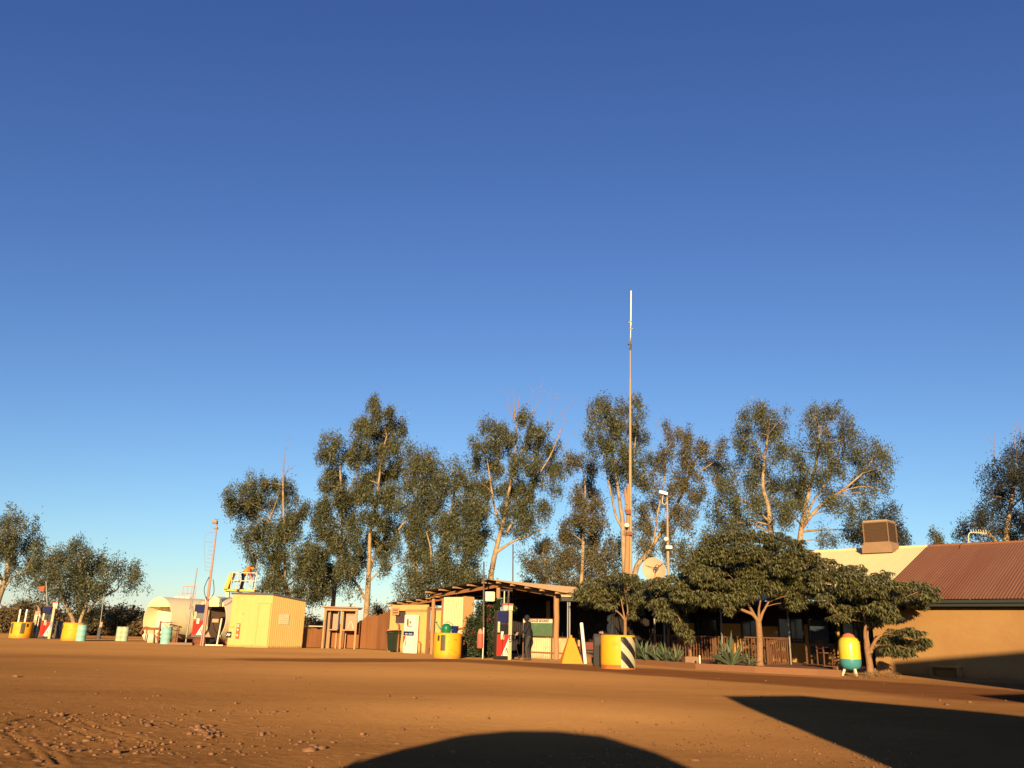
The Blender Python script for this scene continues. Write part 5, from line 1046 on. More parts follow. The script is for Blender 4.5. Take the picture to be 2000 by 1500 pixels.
def tree(name, lab, d, trunks, blobs, leaf=LEAFG, bark=BARKW, dens=1.0, group='gum trees behind the roadhouse', kind='gum', thick=1.0, dead=(), base=None, cat='tree', sub=.9, root=None, fill=1.0):
    """trunks: picture polylines [(x,y,radius_m)...] measured from the photograph, set at distance d; blobs: foliage masses (x,y,rx,ry)"""
    b0 = trunks[0][0]; rt = gx(b0[0], d) if root is None else root
    t = thing(name, lab, cat, rt, 0, group)
    TR = MB(); nodes = []
    for ti, tr in enumerate(trunks):
        dd = d if ti == 0 else d+random.uniform(-.8,.8)*(1 if kind == 'gum' else .3); P_ = [at(x, y, d+(dd-d)*min(1, i/2)) for i, (x, y, r_) in enumerate(tr)]; rs = [q[2]*(.78 if kind == 'gum' else 1) for q in tr]
        if ti == 0: P_[0] = Vector(rt); P_ = [P_[0]]+P_[1:]
        pts = smooth(P_, 4); rr = []
        for i in range(len(pts)): f = i/4; j = min(int(f), len(rs)-2); rr.append(rs[j]+(rs[j+1]-rs[j])*min(1, f-j))
        if ti == 0: rr[0] *= 1.35
        TR.tube(pts, rr, 9); nodes += [(p, r_) for p, r_ in zip(pts, rr)]
    Cs = []; scl = d/1690.; lim = MB(); tw = MB()
    for (bx, by, rx, ry) in blobs:
        dy = random.uniform(-1,1)*min(2.6, .05*d)*thick; c = at(bx, by, d+dy); RX, RY = rx*scl, ry*scl; RDp = (RX+RY)*.5*thick
        best = min(nodes, key=lambda q: (q[0]-c).length+(2.5*max(0, q[0].z-c.z+RY*.3))); pth = limb_path(best[0], c, .10)
        r0 = (1 if kind == 'gum' else .6)*min(best[1]*.6, .02+.018*(c-best[0]).length*(1 if kind == 'gum' else .9)+.01); lim.tube(pth, [r0+(max(.012, r0*.3)-r0)*i/5 for i in range(6)], 6)
        nodes += [(q, .03) for q in pth[3:]]
        area = math.pi*RX*RY; RX *= 1.13; RY *= 1.10; n_ = int(max(4, area*dens*(10 if kind == 'gum' else 225)))
        q = rng.normal(size=(n_,3)); q /= np.linalg.norm(q, axis=1)[:,None]; q *= (rng.random((n_,1))**(.42 if kind == 'gum' else .30))
        if kind == 'gum':                      # masses made of uneven lobes with gaps between them
            K = max(6, int(area*1.9)); lb = rng.normal(size=(K,3)); lb /= np.linalg.norm(lb, axis=1)[:,None]; lb *= rng.uniform(.35,1.0,(K,1)); pick = rng.integers(0, K, n_); w_ = rng.uniform(.6,1.5,(K,1))[pick]
            pos = lb[pick]*np.array([RX, RDp, RY])+q*np.array([.60, .60, .62])*w_
        else: pos = q*np.array([RX, RDp, RY])
        ctr = np.array(c)+pos; Cs.append(ctr)
        for j in range(0, n_, 6 if kind == 'gum' else 45):
            e = Vector(ctr[j]); s_ = pth[random.choice((3,4,5))]; tw.tube(limb_path(s_, e, .08, 3), [.016,.012,.009,.006] if kind == 'gum' else [.012,.01,.008,.006], 4, cap=False)
    for dp in dead:
        P_ = [at(x, y, d) for x, y, r_ in dp]; tw.tube(smooth(P_, 3), [.7*(dp[0][2]+(dp[-1][2]-dp[0][2])*i/(3*(len(P_)-1))) for i in range(3*(len(P_)-1)+1)], 5)
        for k in range(3):
            i = random.randrange(len(P_)); e = P_[i]+Vector((random.uniform(-1,1), random.uniform(-.4,.4), random.uniform(.5,1.6)))*(.9 if kind == 'gum' else .3); tw.tube([P_[i], P_[i].lerp(e,.5)+Vector((.08,0,.05)), e], [.016,.012,.008], 4)
    for mb2, mi_ in ((lim, 0), (tw, 1)):
        o_ = len(TR.v); TR.v += mb2.v; TR.f += [[i+o_ for i in f] for f in mb2.f]; TR.mi += [mi_]*len(mb2.f); TR.sm += mb2.sm
    tk = TR.build('trunk', [bark, bark if kind != 'gum' else BARKD], t, True); 
    C = np.vstack(Cs)
    if kind == 'gum':
        ctr = C; lf, lw = .23*max(.8, d/75), .070*max(.8, d/75)
        V, Fc = leaves(ctr, int(60*fill), (.19,.19,.32), lf, lw, .9)
    else:
        V, Fc = rosettes(C, 8, .16, .055)
    npmesh('crown', V, Fc, leaf, t, off=rt); return t
G = 'gum'
tree('gum_tree', 'leaning gum tree left of the tall pair, above the yellow shed, with dead spike', 72, [[(580,1215,.30),(562,1161,.28),(548,1125,.26),(534,1104,.25),(524,1080,.22),(513,1062,.2),(517,1035,.15),(531,1003,.10)],[(556,1150,.15),(556,1060,.12),(553,980,.10),(553,925,.07)]],
  [(510,945,38,26),(475,975,34,30),(545,965,34,26),(470,1000,26,22),(505,1000,38,32),(548,1015,32,34),(487,1045,26,34),(530,1050,34,34),(585,1000,26,24),(575,1040,26,32),(575,1090,36,36),(545,1110,26,32),(505,1085,20,22),(600,1085,26,36),(598,1130,38,28),(540,1150,28,22),(522,1136,14,16),(620,1150,24,30),(455,985,12,14),(570,1160,26,18)],
  dead=[[(553,925,.06),(555,905,.05),(557,880,.03),(559,862,.012)],[(556,925,.04),(566,918,.03),(574,910,.012)],[(553,930,.03),(552,915,.01)]])
tree('gum_tree', 'tall thin gum tree with pale broken fork, left of the tallest tree', 76, [[(646,1240,.28),(650,1185,.26),(655,1140,.22),(668,1040,.18),(666,980,.15),(665,930,.12),(660,885,.07)],[(670,980,.10),(690,940,.08),(700,905,.05)]],
  [(645,870,24,22),(638,895,20,20),(668,885,22,22),(655,930,28,30),(640,950,20,24),(690,900,18,22),(655,975,28,28),(625,1000,24,22),(650,1020,34,32),(680,985,22,28),(640,1060,36,34),(672,1060,28,36),(650,1105,40,36),(620,1120,22,40),(680,1110,26,30),(638,1150,34,22),(700,950,18,30)])
tree('gum_tree', 'tallest rounded gum tree with pale forked trunk above the brown shelter', 76, [[(711,1235,.36),(716,1190,.33),(719,1140,.30),(721,1100,.25),(723,1040,.20),(733,990,.16),(741,930,.13),(748,880,.09),(756,850,.05)],[(713,1170,.18),(695,1138,.13),(668,1112,.07)],[(720,1130,.16),(730,1090,.13),(748,1060,.10),(765,1030,.07)],[(719,1138,.12),(745,1112,.09),(775,1098,.07),(808,1083,.03)]],
  [(728,790,16,16),(735,808,24,20),(705,825,20,20),(757,822,26,20),(720,840,26,22),(775,840,18,20),(745,850,34,24),(710,868,22,22),(762,870,26,22),(735,890,28,24),(700,890,16,20),(775,890,16,28),(745,930,30,26),(715,935,22,24),(770,930,20,24),(705,975,26,26),(745,975,30,28),(775,975,20,30),(695,1015,22,24),(735,1020,28,26),(765,1020,24,26),(715,1060,26,26),(750,1060,26,26),(700,1090,26,24),(690,1120,16,14),(745,1095,20,20),(683,1160,9,13),(775,1060,18,22)])
tree('gum_tree', 'medium gum tree right of the tallest one with a long pale diagonal branch', 73, [[(835,1235,.3),(828,1180,.26),(815,1120,.22),(800,1070,.16),(795,1040,.1)],[(778,1035,.10),(800,1008,.09),(825,985,.08),(845,955,.05),(858,937,.03)]],
  [(800,885,18,18),(805,905,24,20),(838,898,22,20),(850,915,16,18),(820,930,30,22),(798,945,20,22),(845,945,22,22),(820,965,28,22),(800,985,22,22),(840,985,20,24),(815,1010,26,22),(795,1040,18,24),(825,1050,30,24),(810,1090,24,22)])
tree('gum_tree', 'broad dense gum tree hanging low over the toilet block roof', 70, [[(885,1240,.34),(878,1180,.3),(870,1120,.25),(872,1050,.2),(885,980,.13),(888,940,.07)],[(838,1140,.12),(842,1080,.1),(833,1040,.06)]],
  [(885,925,22,18),(865,950,22,24),(900,950,22,24),(860,985,26,26),(900,985,28,26),(925,1000,20,26),(850,1030,36,30),(895,1030,36,30),(835,1075,38,28),(880,1080,42,32),(925,1060,30,36),(820,1120,36,26),(865,1130,42,28),(910,1115,38,32),(795,1145,20,18),(830,1150,30,20),(880,1160,36,18),(925,1140,26,22),(783,1165,8,20),(800,1172,16,12)], dens=1.15)
tree('gum_tree', 'wide central gum tree with many bare dead tops and pale curved trunk behind the shed', 74, [[(955,1240,.34),(956,1180,.32),(957,1140,.31),(963,1100,.29),(972,1060,.26),(985,1010,.2),(994,960,.16),(1003,915,.13),(1007,870,.10),(1008,830,.08),(1005,800,.05)],[(970,1078,.2),(985,1068,.16),(1005,1056,.13),(1035,1045,.10),(1062,1030,.05)],[(978,1030,.14),(965,985,.12),(958,940,.09),(952,900,.05)],[(990,1040,.14),(1025,975,.12),(1050,930,.10),(1075,890,.07),(1095,840,.04)],[(1002,920,.09),(1020,880,.08),(1035,840,.06),(1040,800,.03)]],
  [(955,835,22,18),(985,845,22,22),(935,860,18,22),(960,872,26,24),(1030,830,24,20),(1058,850,24,22),(1000,870,20,22),(1040,872,26,24),(1080,880,16,24),(935,905,24,22),(975,910,30,26),(1020,915,32,26),(1065,910,26,26),(1090,925,12,22),(925,945,18,24),(955,950,28,28),(1000,955,32,28),(1045,950,28,26),(1075,945,18,16),(945,995,30,28),(990,1000,34,26),(1030,990,30,26),(940,1040,26,26),(1000,1035,26,18),(1035,1025,24,22),(1060,1000,16,20)],
  dead=[[(1005,820,.08),(996,800,.05),(991,775,.015)],[(1005,820,.09),(1004,790,.06),(1003,762,.015)],[(1010,820,.08),(1013,790,.05),(1014,770,.015)],[(1015,830,.06),(1025,800,.04),(1040,765,.012)],[(1035,830,.06),(1047,795,.04),(1056,758,.012)],[(1070,840,.06),(1073,810,.04),(1074,770,.012)],[(1072,815,.04),(1087,780,.012)],[(1095,850,.05),(1103,825,.035),(1102,805,.012)],[(1080,830,.04),(1100,805,.02),(1118,785,.01)],[(1100,880,.04),(1112,860,.015)]])
tree('gum_tree', 'narrow drooping gum tree between the central tree and the mast', 77, [[(1130,1235,.28),(1133,1170,.25),(1138,1100,.2),(1140,1020,.15),(1143,950,.1),(1135,905,.05)],[(1062,1200,.15),(1068,1130,.12),(1060,1080,.08)]],
  [(1125,898,20,16),(1110,905,14,14),(1145,915,18,22),(1148,950,20,24),(1130,975,18,20),(1155,985,18,22),(1120,1005,22,24),(1148,1020,28,24),(1170,985,10,16),(1105,1040,24,24),(1140,1055,30,26),(1170,1050,18,24),(1060,1065,26,22),(1090,1085,30,26),(1130,1095,34,26),(1170,1095,26,26),(1045,1105,26,26),(1080,1125,34,26),(1125,1135,36,24),(1170,1135,30,24),(1040,1140,22,18),(1195,1065,18,22),(1195,1105,18,24)], leaf=LEAFG2)
tree('gum_tree', 'tall upright gum tree standing directly behind the radio mast', 70, [[(1222,1235,.34),(1220,1120,.3),(1218,1076,.28),(1216,1020,.25),(1211,985,.2),(1205,940,.15),(1195,880,.1),(1180,830,.05)],[(1216,1032,.15),(1203,1008,.13),(1196,975,.12),(1188,938,.09),(1180,900,.05)],[(1222,1000,.16),(1228,940,.12),(1240,870,.08),(1245,800,.04)]],
  [(1165,795,20,16),(1190,790,20,16),(1220,800,20,20),(1246,782,14,14),(1155,815,14,16),(1180,820,24,20),(1210,830,24,22),(1250,815,12,20),(1165,850,22,22),(1200,860,28,26),(1240,860,20,28),(1180,885,26,22),(1215,895,28,26),(1248,900,18,24),(1195,920,26,22),(1225,930,26,22),(1210,950,18,16),(1245,940,14,18),(1260,860,8,20)],
  dead=[[(1185,885,.06),(1165,860,.04),(1140,835,.025),(1122,822,.01)],[(1160,850,.03),(1155,820,.02),(1150,800,.01)],[(1165,870,.03),(1140,862,.02),(1124,850,.01)]])
tree('gum_tree', 'feathery gum tree between the mast and the large double tree, trunk leaning right', 72, [[(1228,1235,.34),(1240,1120,.30),(1262,1085,.26),(1285,1050,.22),(1305,1018,.18),(1332,965,.14),(1352,915,.11),(1370,880,.06)],[(1255,1095,.12),(1275,1060,.10),(1285,1000,.09),(1297,940,.08),(1300,880,.05)],[(1345,930,.08),(1375,915,.06),(1398,900,.04)]],
  [(1303,830,10,16),(1312,855,16,16),(1340,855,20,16),(1300,885,18,18),(1330,885,24,22),(1362,880,20,24),(1285,905,20,20),(1315,920,26,22),(1350,920,26,22),(1380,905,16,18),(1280,940,22,22),(1315,955,28,22),(1352,955,22,24),(1400,872,18,18),(1400,905,18,22),(1408,935,14,20),(1275,985,24,24),(1312,990,24,22),(1350,990,18,24),(1262,1025,22,26),(1300,1035,24,22),(1335,1025,18,22),(1255,1070,24,24),(1295,1075,28,22),(1325,1070,18,18),(1250,1005,10,30)], leaf=LEAFG2, dens=.85,
  dead=[[(1295,850,.03),(1285,830,.02),(1278,818,.01)],[(1275,880,.03),(1262,870,.02),(1248,880,.01)]])
tree('gum_tree', 'left half of the large double gum tree, yellowish crown with dark base', 64, [[(1512,1235,.34),(1508,1100,.3),(1506,1040,.26),(1500,990,.22),(1490,950,.18),(1493,900,.13),(1500,850,.08)],[(1504,1020,.12),(1470,990,.1),(1430,965,.08),(1395,945,.05)]],
  [(1488,790,14,12),(1500,805,20,16),(1460,815,18,18),(1525,820,14,22),(1485,830,26,20),(1450,845,18,18),(1510,850,24,24),(1475,870,28,22),(1450,885,14,14),(1520,890,22,24),(1488,905,30,24),(1445,920,24,18),(1420,945,20,24),(1465,945,32,24),(1510,940,32,26),(1425,985,28,26),(1465,985,30,26),(1510,985,28,26),(1400,1020,22,22),(1440,1020,30,22),(1485,1020,24,20),(1395,1045,24,16),(1440,1045,34,14),(1530,1010,20,22),(1395,985,12,18),(1400,925,10,14)], dens=1.1)
tree('gum_tree', 'right half of the large double gum tree, spreading limbs above the cream roof', 64, [[(1566,1235,.34),(1562,1100,.3),(1563,1050,.26),(1570,1005,.22),(1580,960,.18),(1595,900,.13),(1600,850,.08)],[(1568,1030,.18),(1590,1000,.15),(1620,975,.13),(1655,950,.11),(1690,918,.08),(1708,890,.04)],[(1575,1020,.13),(1585,985,.11),(1620,930,.09),(1645,860,.05)]],
  [(1600,798,14,12),(1592,812,18,16),(1622,815,16,16),(1640,808,14,14),(1650,822,12,16),(1580,828,14,12),(1605,845,26,20),(1640,850,24,22),(1662,855,12,18),(1550,880,18,18),(1590,880,26,20),(1630,885,30,22),(1665,890,16,20),(1555,910,24,22),(1595,915,30,22),(1640,920,26,20),(1705,872,16,16),(1720,885,14,18),(1700,900,24,18),(1725,912,14,18),(1690,930,26,18),(1718,938,20,16),(1670,950,20,18),(1550,945,26,24),(1590,950,28,22),(1725,960,8,12),(1700,965,14,12),(1560,985,20,22),(1620,965,24,20),(1640,1000,24,26),(1675,1000,20,26),(1650,1035,36,22),(1610,1055,26,14),(1690,1040,22,22),(1545,1000,18,30)], dens=1.1)
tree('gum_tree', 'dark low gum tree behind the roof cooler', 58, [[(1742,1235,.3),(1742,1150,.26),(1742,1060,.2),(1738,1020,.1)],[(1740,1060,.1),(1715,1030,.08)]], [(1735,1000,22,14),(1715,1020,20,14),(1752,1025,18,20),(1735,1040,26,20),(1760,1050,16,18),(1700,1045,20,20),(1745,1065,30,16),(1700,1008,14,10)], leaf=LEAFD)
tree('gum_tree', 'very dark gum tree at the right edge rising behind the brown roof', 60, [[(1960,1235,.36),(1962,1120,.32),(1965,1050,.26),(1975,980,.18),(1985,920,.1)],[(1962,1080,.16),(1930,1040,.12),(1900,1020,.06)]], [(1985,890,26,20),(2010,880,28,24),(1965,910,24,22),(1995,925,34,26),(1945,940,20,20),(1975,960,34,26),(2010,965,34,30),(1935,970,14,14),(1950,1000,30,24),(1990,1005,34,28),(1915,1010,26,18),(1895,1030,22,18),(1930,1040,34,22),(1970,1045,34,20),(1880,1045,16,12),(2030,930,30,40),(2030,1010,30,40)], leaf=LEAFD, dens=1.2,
  dead=[[(1942,905,.04),(1942,870,.03),(1942,838,.01)],[(1985,880,.03),(1980,860,.02),(1977,842,.01)],[(1990,875,.03),(1993,860,.02),(1996,850,.01)]])
tree('small_gum_tree', 'tiny distant tree top above the brown roof ridge', 90, [[(1828,1235,.2),(1828,1120,.16),(1828,1060,.08)]], [(1826,1048,12,11),(1834,1060,12,10),(1840,1072,20,8)], dens=.9)
tree('gum_tree', 'olive gum tree crown showing between dish and big shade tree', 56, [[(1350,1235,.25),(1350,1130,.2),(1352,1080,.1)]], [(1345,1062,20,18),(1370,1080,26,20),(1335,1095,22,20),(1365,1110,34,16),(1320,1110,18,16)])
tree('gum_tree', 'pale trunked gum tree cut by the left picture edge', 70, [[(-22,1235,.4),(-5,1175,.34),(6,1145,.30),(14,1120,.26),(16,1090,.18),(22,1060,.1)],[(8,1150,.12),(25,1128,.08),(48,1118,.05)],[(8,1140,.14),(-10,1100,.1),(-20,1060,.06)]],
  [(38,1018,16,12),(15,1025,18,14),(52,1030,14,12),(-5,1035,22,20),(30,1045,26,18),(65,1050,14,14),(10,1065,26,20),(45,1070,24,18),(75,1070,10,14),(30,1092,28,18),(65,1095,20,18),(85,1085,8,14),(-15,1075,22,24),(48,1115,20,14),(75,1115,14,14),(35,1135,14,10),(-20,1120,14,20)], group='gum trees on the left')
tree('gum_tree', 'spreading gum tree with twin pale stems behind the left fuel pumps', 68, [[(147,1240,.24),(144,1222,.22),(141,1206,.2),(132,1186,.18),(124,1168,.15),(118,1145,.08)],[(152,1238,.2),(158,1210,.18),(165,1190,.15),(172,1160,.1),(165,1120,.07),(155,1085,.04)],[(172,1195,.12),(190,1172,.11),(212,1160,.10),(230,1150,.08),(232,1135,.05),(250,1120,.03)]],
  [(152,1066,16,12),(140,1078,14,12),(165,1080,14,12),(108,1090,14,14),(178,1092,16,14),(128,1098,18,16),(155,1100,20,18),(196,1100,10,12),(92,1112,14,18),(115,1118,20,18),(145,1122,22,18),(175,1115,22,18),(200,1118,10,16),(85,1140,16,16),(110,1142,20,16),(140,1148,18,16),(170,1140,24,20),(200,1140,14,18),(75,1155,12,12),(105,1162,14,10),(135,1160,12,12),(165,1168,20,16),(190,1162,12,14),(160,1190,16,12),(226,1105,14,10),(235,1118,10,10),(242,1112,12,10),(265,1110,8,9),(262,1128,14,12),(255,1142,12,11),(270,1138,8,12),(185,1200,14,16),(148,1188,10,10)], group='gum trees on the left', dens=1.25)
tree('small_gum_tree', 'little grey tree above the far scrub left of the fuel pumps', 80, [[(44,1235,.12),(44,1205,.1),(44,1190,.05)]], [(44,1180,9,7),(38,1190,9,7),(50,1190,8,8)], group='gum trees on the left')
# far scrub: nobody could count it
def scrub(name, rngs, d0, d1, n, hmin, hmax, leaf=LEAFB, lab=''):
    C = []
    for _ in range(n):
        d = rng.uniform(d0, d1); x = rng.uniform(*rngs); p = gx(x, d); h = rng.uniform(hmin, hmax)*(1+.25*math.sin(x*.035)+.12*math.sin(x*.11)); r_ = rng.uniform(1.0,2.0)
        q = rng.normal(size=(26,3)); q /= np.linalg.norm(q, axis=1)[:,None]; q *= rng.random((26,1))**.4; C.append(np.array([p.x, p.y, h*.5])+q*np.array([r_, r_, h*.5]))
    C = np.vstack(C); C[:,2] = np.maximum(C[:,2], .1); V, Fc = leaves(C, 16, (.25,.25,.22), .26, .12, .3); o = npmesh(name, V, Fc, leaf); o['kind'] = 'stuff'; o['label'] = lab
scrub('scrub', (-260, 300), 74, 88, 330, 1.6, 2.3, lab='dark low scrub along the far edge of the yard')
scrub('scrub', (560, 800), 80, 92, 110, 1.3, 1.9, lab='dark scrub behind the cloth fence')
tree('small_gum_tree', 'small round tree seen between the tallest gum and the toilet block', 84, [[(738,1235,.14),(738,1215,.12),(738,1205,.06)]], [(732,1197,10,8),(745,1196,10,9),(738,1207,16,8),(752,1206,8,10)], group=None, dens=1.4, leaf=LEAFB)
# shade trees in front of the verandah
def _s(): pass
def shade(lab, d, trunks, blobs, **k): return tree('shade_tree', lab, d, trunks, blobs, leaf=LEAFS, bark=BARKO, kind='shade', group='shade trees in front of the verandah', **k)
shade('slender shade tree with forked thin trunk behind the chevron drum', 34.8, [[(1221,1296,.075),(1221,1240,.07),(1221,1210,.065)],[(1221,1212,.05),(1212,1200,.035),(1202,1192,.02)],[(1221,1212,.045),(1217,1192,.03),(1213,1170,.02)],[(1222,1212,.045),(1226,1195,.03),(1225,1180,.02)],[(1222,1212,.03),(1232,1203,.02),(1240,1195,.012)]],
  [(1180,1132,26,10),(1215,1126,28,10),(1150,1145,24,12),(1190,1148,30,14),(1228,1142,28,14),(1250,1140,16,12),(1135,1160,18,12),(1165,1165,28,12),(1205,1165,28,12),(1240,1165,24,16),(1150,1178,22,7),(1185,1182,20,6),(1245,1190,14,14),(1262,1165,14,16),(1235,1200,8,8)], thick=1.3)
shade('low hanging shade tree with thin orange stem growing from the concrete planter', 31.9, [[(1349,1290,.055),(1348,1270,.05),(1344,1248,.045)],[(1346,1262,.035),(1350,1230,.02)],[(1344,1250,.035),(1335,1228,.025),(1325,1205,.02)]],
  [(1285,1140,22,14),(1312,1135,24,14),(1280,1160,22,14),(1305,1160,26,16),(1335,1155,18,16),(1290,1180,22,14),(1320,1182,24,16),(1300,1200,20,12),(1325,1205,18,14),(1330,1225,12,12),(1345,1240,8,12),(1268,1150,12,12),(1310,1215,12,8)], thick=1.2, root=gx(1349,31.9,.38))
shade('largest shade tree with straight pale trunk, broad round crown over the verandah', 30.6, [[(1484,1297,.125),(1484,1262,.115),(1483,1235,.11),(1481,1212,.105)],[(1482,1214,.08),(1470,1200,.06),(1456,1194,.055),(1446,1189,.05)],[(1479,1212,.06),(1467,1190,.05),(1460,1178,.04),(1450,1150,.03)],[(1483,1213,.06),(1482,1195,.045),(1484,1180,.03),(1490,1150,.025)],[(1484,1212,.07),(1489,1198,.05),(1496,1185,.04),(1515,1150,.03)]],
  [(1395,1058,24,14),(1430,1048,30,14),(1475,1045,30,12),(1515,1052,28,14),(1550,1065,24,14),(1375,1080,24,16),(1410,1080,30,18),(1455,1075,34,18),(1500,1080,34,18),(1545,1090,28,18),(1580,1085,18,14),(1352,1105,22,14),(1385,1108,28,18),(1425,1112,32,18),(1470,1110,32,18),(1515,1115,32,18),(1555,1118,28,18),(1590,1110,16,14),(1340,1130,20,14),(1370,1138,26,16),(1410,1145,32,16),(1450,1140,26,14),(1500,1145,26,14),(1540,1148,30,16),(1575,1145,20,14),(1345,1155,18,12),(1380,1165,28,14),(1420,1170,28,12),(1525,1168,24,10),(1560,1165,22,10),(1395,1182,16,8),(1435,1183,14,8),(1540,1180,14,7),(1347,1180,12,12),(1425,1190,10,7),(1400,1150,30,18),(1450,1160,28,14),(1490,1132,34,20),(1530,1135,30,20),(1570,1132,24,18),(1380,1122,30,20),(1430,1095,36,22),(1490,1095,36,22),(1535,1100,30,20),(1330,1155,18,18),(1345,1145,20,20),(1555,1180,18,8)], thick=1.15, root=gx(1484,30.6,.17), dens=1.15)
shade('wide multi stemmed shade tree leaning over the bare ochre wall at the right', 28.8, [[(1700,1319,.13),(1698,1295,.11),(1694,1270,.10),(1692,1255,.09)],[(1698,1290,.08),(1703,1265,.06),(1712,1248,.05),(1722,1240,.03)],[(1694,1268,.07),(1689,1240,.05),(1690,1215,.04),(1680,1180,.03)],[(1697,1262,.05),(1694,1235,.04),(1705,1200,.03)]],
  [(1612,1098,22,10),(1640,1112,24,12),(1672,1108,18,8),(1620,1125,24,10),(1660,1128,28,12),(1700,1128,26,10),(1725,1120,18,8),(1600,1140,16,8),(1665,1148,30,14),(1705,1148,30,12),(1745,1142,26,10),(1785,1140,24,8),(1815,1148,18,8),(1650,1168,26,12),(1690,1168,30,14),(1735,1162,28,12),(1775,1162,26,10),(1812,1164,20,8),(1645,1188,26,10),(1680,1190,24,12),(1720,1186,26,12),(1760,1184,22,8),(1795,1180,18,7),(1640,1205,20,8),(1672,1208,20,10),(1705,1208,22,12),(1740,1204,20,8),(1750,1232,18,7),(1780,1232,20,8),(1735,1248,20,10),(1765,1252,22,10),(1795,1252,16,9),(1745,1266,20,9),(1775,1270,14,7),(1808,1250,10,8),(1630,1150,24,14),(1670,1130,26,14),(1720,1138,26,14),(1765,1150,26,12),(1655,1178,24,12),(1700,1180,26,14),(1745,1174,26,12),(1790,1170,20,10),(1665,1198,22,10),(1710,1198,24,12),(1600,1120,18,14),(1590,1155,16,14),(1612,1168,14,12)], thick=1.2, dens=1.1)
# flowering bush
t = thing('flowering_bush', 'dark bougainvillea bush with a few magenta flowers left of the fuel pump', 'bush', gx(928, 38.2), 0)
C = []
for (bx, by, rx, ry) in ((925,1270,22,14),(945,1270,18,16),(918,1245,14,20),(940,1245,22,22),(958,1250,10,24),(930,1218,20,18),(952,1215,16,22),(945,1190,18,16),(962,1188,10,18),(965,1180,12,10),(985,1178,8,8),(1000,1190,6,6)):
    c = at(bx, by, 38.2); n_ = int(rx*ry*.55); q = rng.normal(size=(n_,3)); q /= np.linalg.norm(q, axis=1)[:,None]; q *= rng.random((n_,1))**.35; C.append(np.array(c)+q*np.array([rx*.0226, .5, ry*.0226]))
C = np.vstack(C); C[:,2] = np.maximum(C[:,2], .08); V, Fc = leaves(C, 9, (.07,.07,.07), .10, .055, .3); npmesh('foliage', V, Fc, LEAFV, t, off=gx(928,38.2))
pk = np.array([at(x, y, 37.75) for x, y in ((955,1208),(958,1212),(950,1214),(922,1236),(961,1185),(915,1258))]); V, Fc = leaves(pk, 9, (.07,.05,.05), .09, .07, 0); npmesh('blossom', V, Fc, PETAL, t, off=gx(928,38.2))
m = MB(); [m.tube(limb_path(gx(928+random.uniform(-6,6),38.2), at(930+k*8-20, 1215, 38.3), .1), [.04,.035,.03,.025,.02,.01], 6) for k in range(6)]; m.build('stem', BARKD, t, True)
# agaves
def agave(lab, px_, d, n, Lm, Wm, z=.17, upr=.9):
    p = gx(px_, d, z); t = MB()
    for i in range(n):
        a_ = i*2.4+random.uniform(-.2,.2); el = R(random.uniform(25, 88))*upr; L_ = Lm*random.uniform(.7,1.1); hd = Vector((math.cos(a_), math.sin(a_), 0)); sd_ = Vector((-hd.y, hd.x, 0)); pts = []
        for k in range(6):
            f = k/5; e = el-f*f*.5*(1.4-el); c = hd*(L_*f*math.cos(el)+.03)+Vector((0,0,L_*f*math.sin(el)-f*f*.18*L_*math.cos(el))); w_ = Wm*(.55+.9*f*(1-f)*2.2)*(1-f**3)+.004; nn = Vector((0,0,1))*math.cos(el)-hd*math.sin(el)
            pts += [c-sd_*w_*.5+nn*w_*.18, c-nn*w_*.12, c+sd_*w_*.5+nn*w_*.18]
        b = len(t.v); fs = []
        for k in range(5): fs += [(3*k,3*k+1,3*k+4,3*k+3),(3*k+1,3*k+2,3*k+5,3*k+4)]
        t.add(pts, fs)
    o = t.build('agave', AGAVE); o.location = p; tag(o, lab, 'agave plant', 'agaves in the raised bed'); return o
agave('tall grey green agave just right of the chevron drum', 1250, 34.2, 22, 1.15, .10)
agave('tall agave second from the chevron drum with blades reaching the handrail', 1262, 33.6, 20, 1.1, .10)
agave('spiky agave in the middle of the bed between drum and planter', 1284, 33.0, 24, .75, .09)
agave('agave with upright blade left of the planter', 1302, 32.4, 24, .85, .09)
agave('low agave immediately left of the concrete planter', 1322, 31.8, 22, .7, .08)
agave('largest agave, left of the big shade tree trunk', 1428, 30.0, 34, 1.15, .13)
agave('small agave tuft hard against the big shade tree trunk', 1464, 29.8, 18, .55, .06)
agave('low agave tuft left of the largest agave', 1406, 30.3, 20, .6, .06)
agave('low spiky tuft between the tall agaves and the handrail', 1272, 34.6, 20, .6, .07)
def tuft(name, lab, pts, leaf, Lf, n=26, spr=.12):
    C = np.array(pts); V, Fc = leaves(C, n, (spr, spr*.6, .05), Lf, .012, -.8); V[:,2] = np.maximum(V[:,2], 0); o = npmesh(name, V, Fc, leaf); o['kind'] = 'stuff'; o['label'] = lab
DRYG = mat('dry_grass', (.20,.12,.05), .9, .3, 3, island=.4)
tuft('weeds', 'sparse dry weeds along the foot of the ochre wall and kerb', [tuple(loc(-.3+i*.22, -.15-.3*random.random(), .04)) for i in range(26)]+[tuple(gp(1690+random.uniform(-20,60), 1322+random.uniform(-3,3), .0)+Vector((0,0,.03))) for i in range(30)], DRYG, .14)
tuft('weeds', 'sparse dry weeds along the foot of the yellow shed', [tuple(S0.lerp(S1, i/8)+fn*.1+Vector((0,0,.03))) for i in range(9)]+[tuple(S1.lerp(S2, i/12)+sn*.1+Vector((0,0,.03))) for i in range(13)], DRYG, .10, 10)

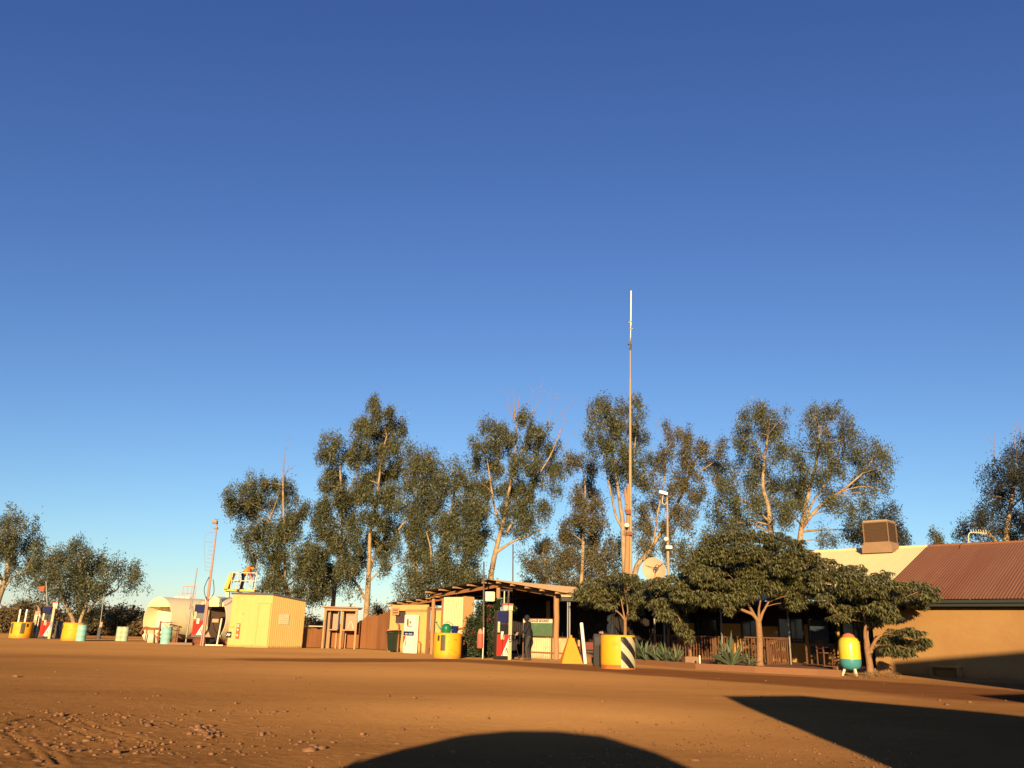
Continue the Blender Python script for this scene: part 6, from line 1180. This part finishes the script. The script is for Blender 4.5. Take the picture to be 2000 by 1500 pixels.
# ------------------------------------------------------------------ vehicles standing beside and behind the photographer (their shadows fall into the yard)
def off_wagon():
    t = thing('parked_wagon', 'dusty rounded station wagon parked side on behind the photographer', 'car', (-.52,-2.0,0)); t.scale = (1.13,1,1)
    m = MB(); prof = [(-2.3,.35),(-2.35,.75),(-2.2,1.1),(-1.62,1.18),(1.45,1.2),(2.1,1.12),(2.3,.8),(2.25,.35)]; m.slab([(x,-.85,z) for x, z in prof], (0,1.7,0)); m.build('body', CARP, t)
    top = [(-1.62,1.18),(-1.36,1.56),(-1.05,1.86),(-.7,2.08),(-.3,2.19),(.15,2.21),(.6,2.13),(1.0,1.9),(1.3,1.6),(1.5,1.2)]
    inner = [(-1.4,1.2),(-1.18,1.46),(-.9,1.68),(-.6,1.79),(.0,1.86),(.5,1.82),(.85,1.68),(1.1,1.46),(1.25,1.2)]
    m = MB()
    for y in (-.82,.78):
        for i in range(len(top)-1):
            j = min(i, len(inner)-2); m.slab([(top[i][0],y,top[i][1]),(top[i+1][0],y,top[i+1][1]),(inner[min(i+1,8)][0],y,inner[min(i+1,8)][1]),(inner[j][0],y,inner[j][1])], (0,.04,0))
        for x in (-.35,.12,.55): m.box((x,y+.02,1.52), (.12 if x != .55 else .2,.05,.66))
        m.box((-.9,y+.02,1.45), (.75,.05,.5)); m.box((.95,y+.02,1.4), (.5,.05,.5))
    for i in range(2, len(top)-3): m.slab([(top[i][0],-.8,top[i][1]),(top[i+1][0],-.8,top[i+1][1]),(top[i+1][0],-.8,top[i+1][1]-.04),(top[i][0],-.8,top[i][1]-.04)], (0,1.6,0))
    m.build('cabin', CARP, t)
    for x in (-1.45,1.45):
        for y in (-.86,.70): m = MB(); m.lathe([(.01,0),(.33,0),(.35,.03),(.35,.14),(.33,.17),(.01,.17)], (x,y,.35), 28, 'Y'); m.build('wheel', BLACK, t)
    for x in (-2.36,): 
        for y in (-.6,.6): m = MB(); m.ball((x,y,.85), (.04,.1,.08)); m.build('headlight', WHITE, t)
off_wagon()
def boxvan(name, lab, pts, h, z0=.45, grp=None):
    t = thing(name, lab, 'truck', (pts[0][0], pts[0][1], 0), 0, grp); m = MB(); m.slab([Vector((x,y,z0)) for x, y in pts], (0,0,h-z0)); m.build('cargo_body', CARP, t, True)
    for i in range(len(pts)):
        a, b = Vector((*pts[i],.45)), Vector((*pts[(i+1)%len(pts)],.45)); c = sum((Vector((*q,.45)) for q in pts), Vector())/len(pts); p = a.lerp(c,.18); m = MB(); m.lathe([(.01,-.15),(.43,-.15),(.45,0),(.43,.15),(.01,.15)], p-Vector((0,0,0)), 24, 'X'); m.build('wheel', BLACK, t, True)
    e = MB(); a, b = Vector((*pts[0],0)), Vector((*pts[1],0)); d = (b-a).normalized(); n_ = Vector((d.y,-d.x,0)); e.box((a+b)/2+Vector((0,0,h*.6)), ((b-a).length*.9,.03,h*.5), math.atan2(d.y,d.x)); e.build('rear_door', WHITEM, t, True); return t
TAN = math.tan(SUN_EL)
boxvan('camper_van', 'tall dusty camper van parked behind the photographer on the right', [(2.65,-1.0),(4.4,-.2),(7.4,-5.2),(5.6,-6.0)], (16.75+1.0)*TAN)
boxvan('road_train_trailer', 'long high road train trailer parked right of the photographer', [(11.35,4.0),(30,2.2),(30,-.5),(11.25,1.3)], .46+(30.4-4.0)*TAN, z0=.9)
boxvan('truck_cab', 'low dusty truck cab standing beside the long trailer', [(8.75,2.2),(11.2,3.6),(11.3,.9),(8.9,-.2)], (19.2-2.2)*TAN, z0=.5)
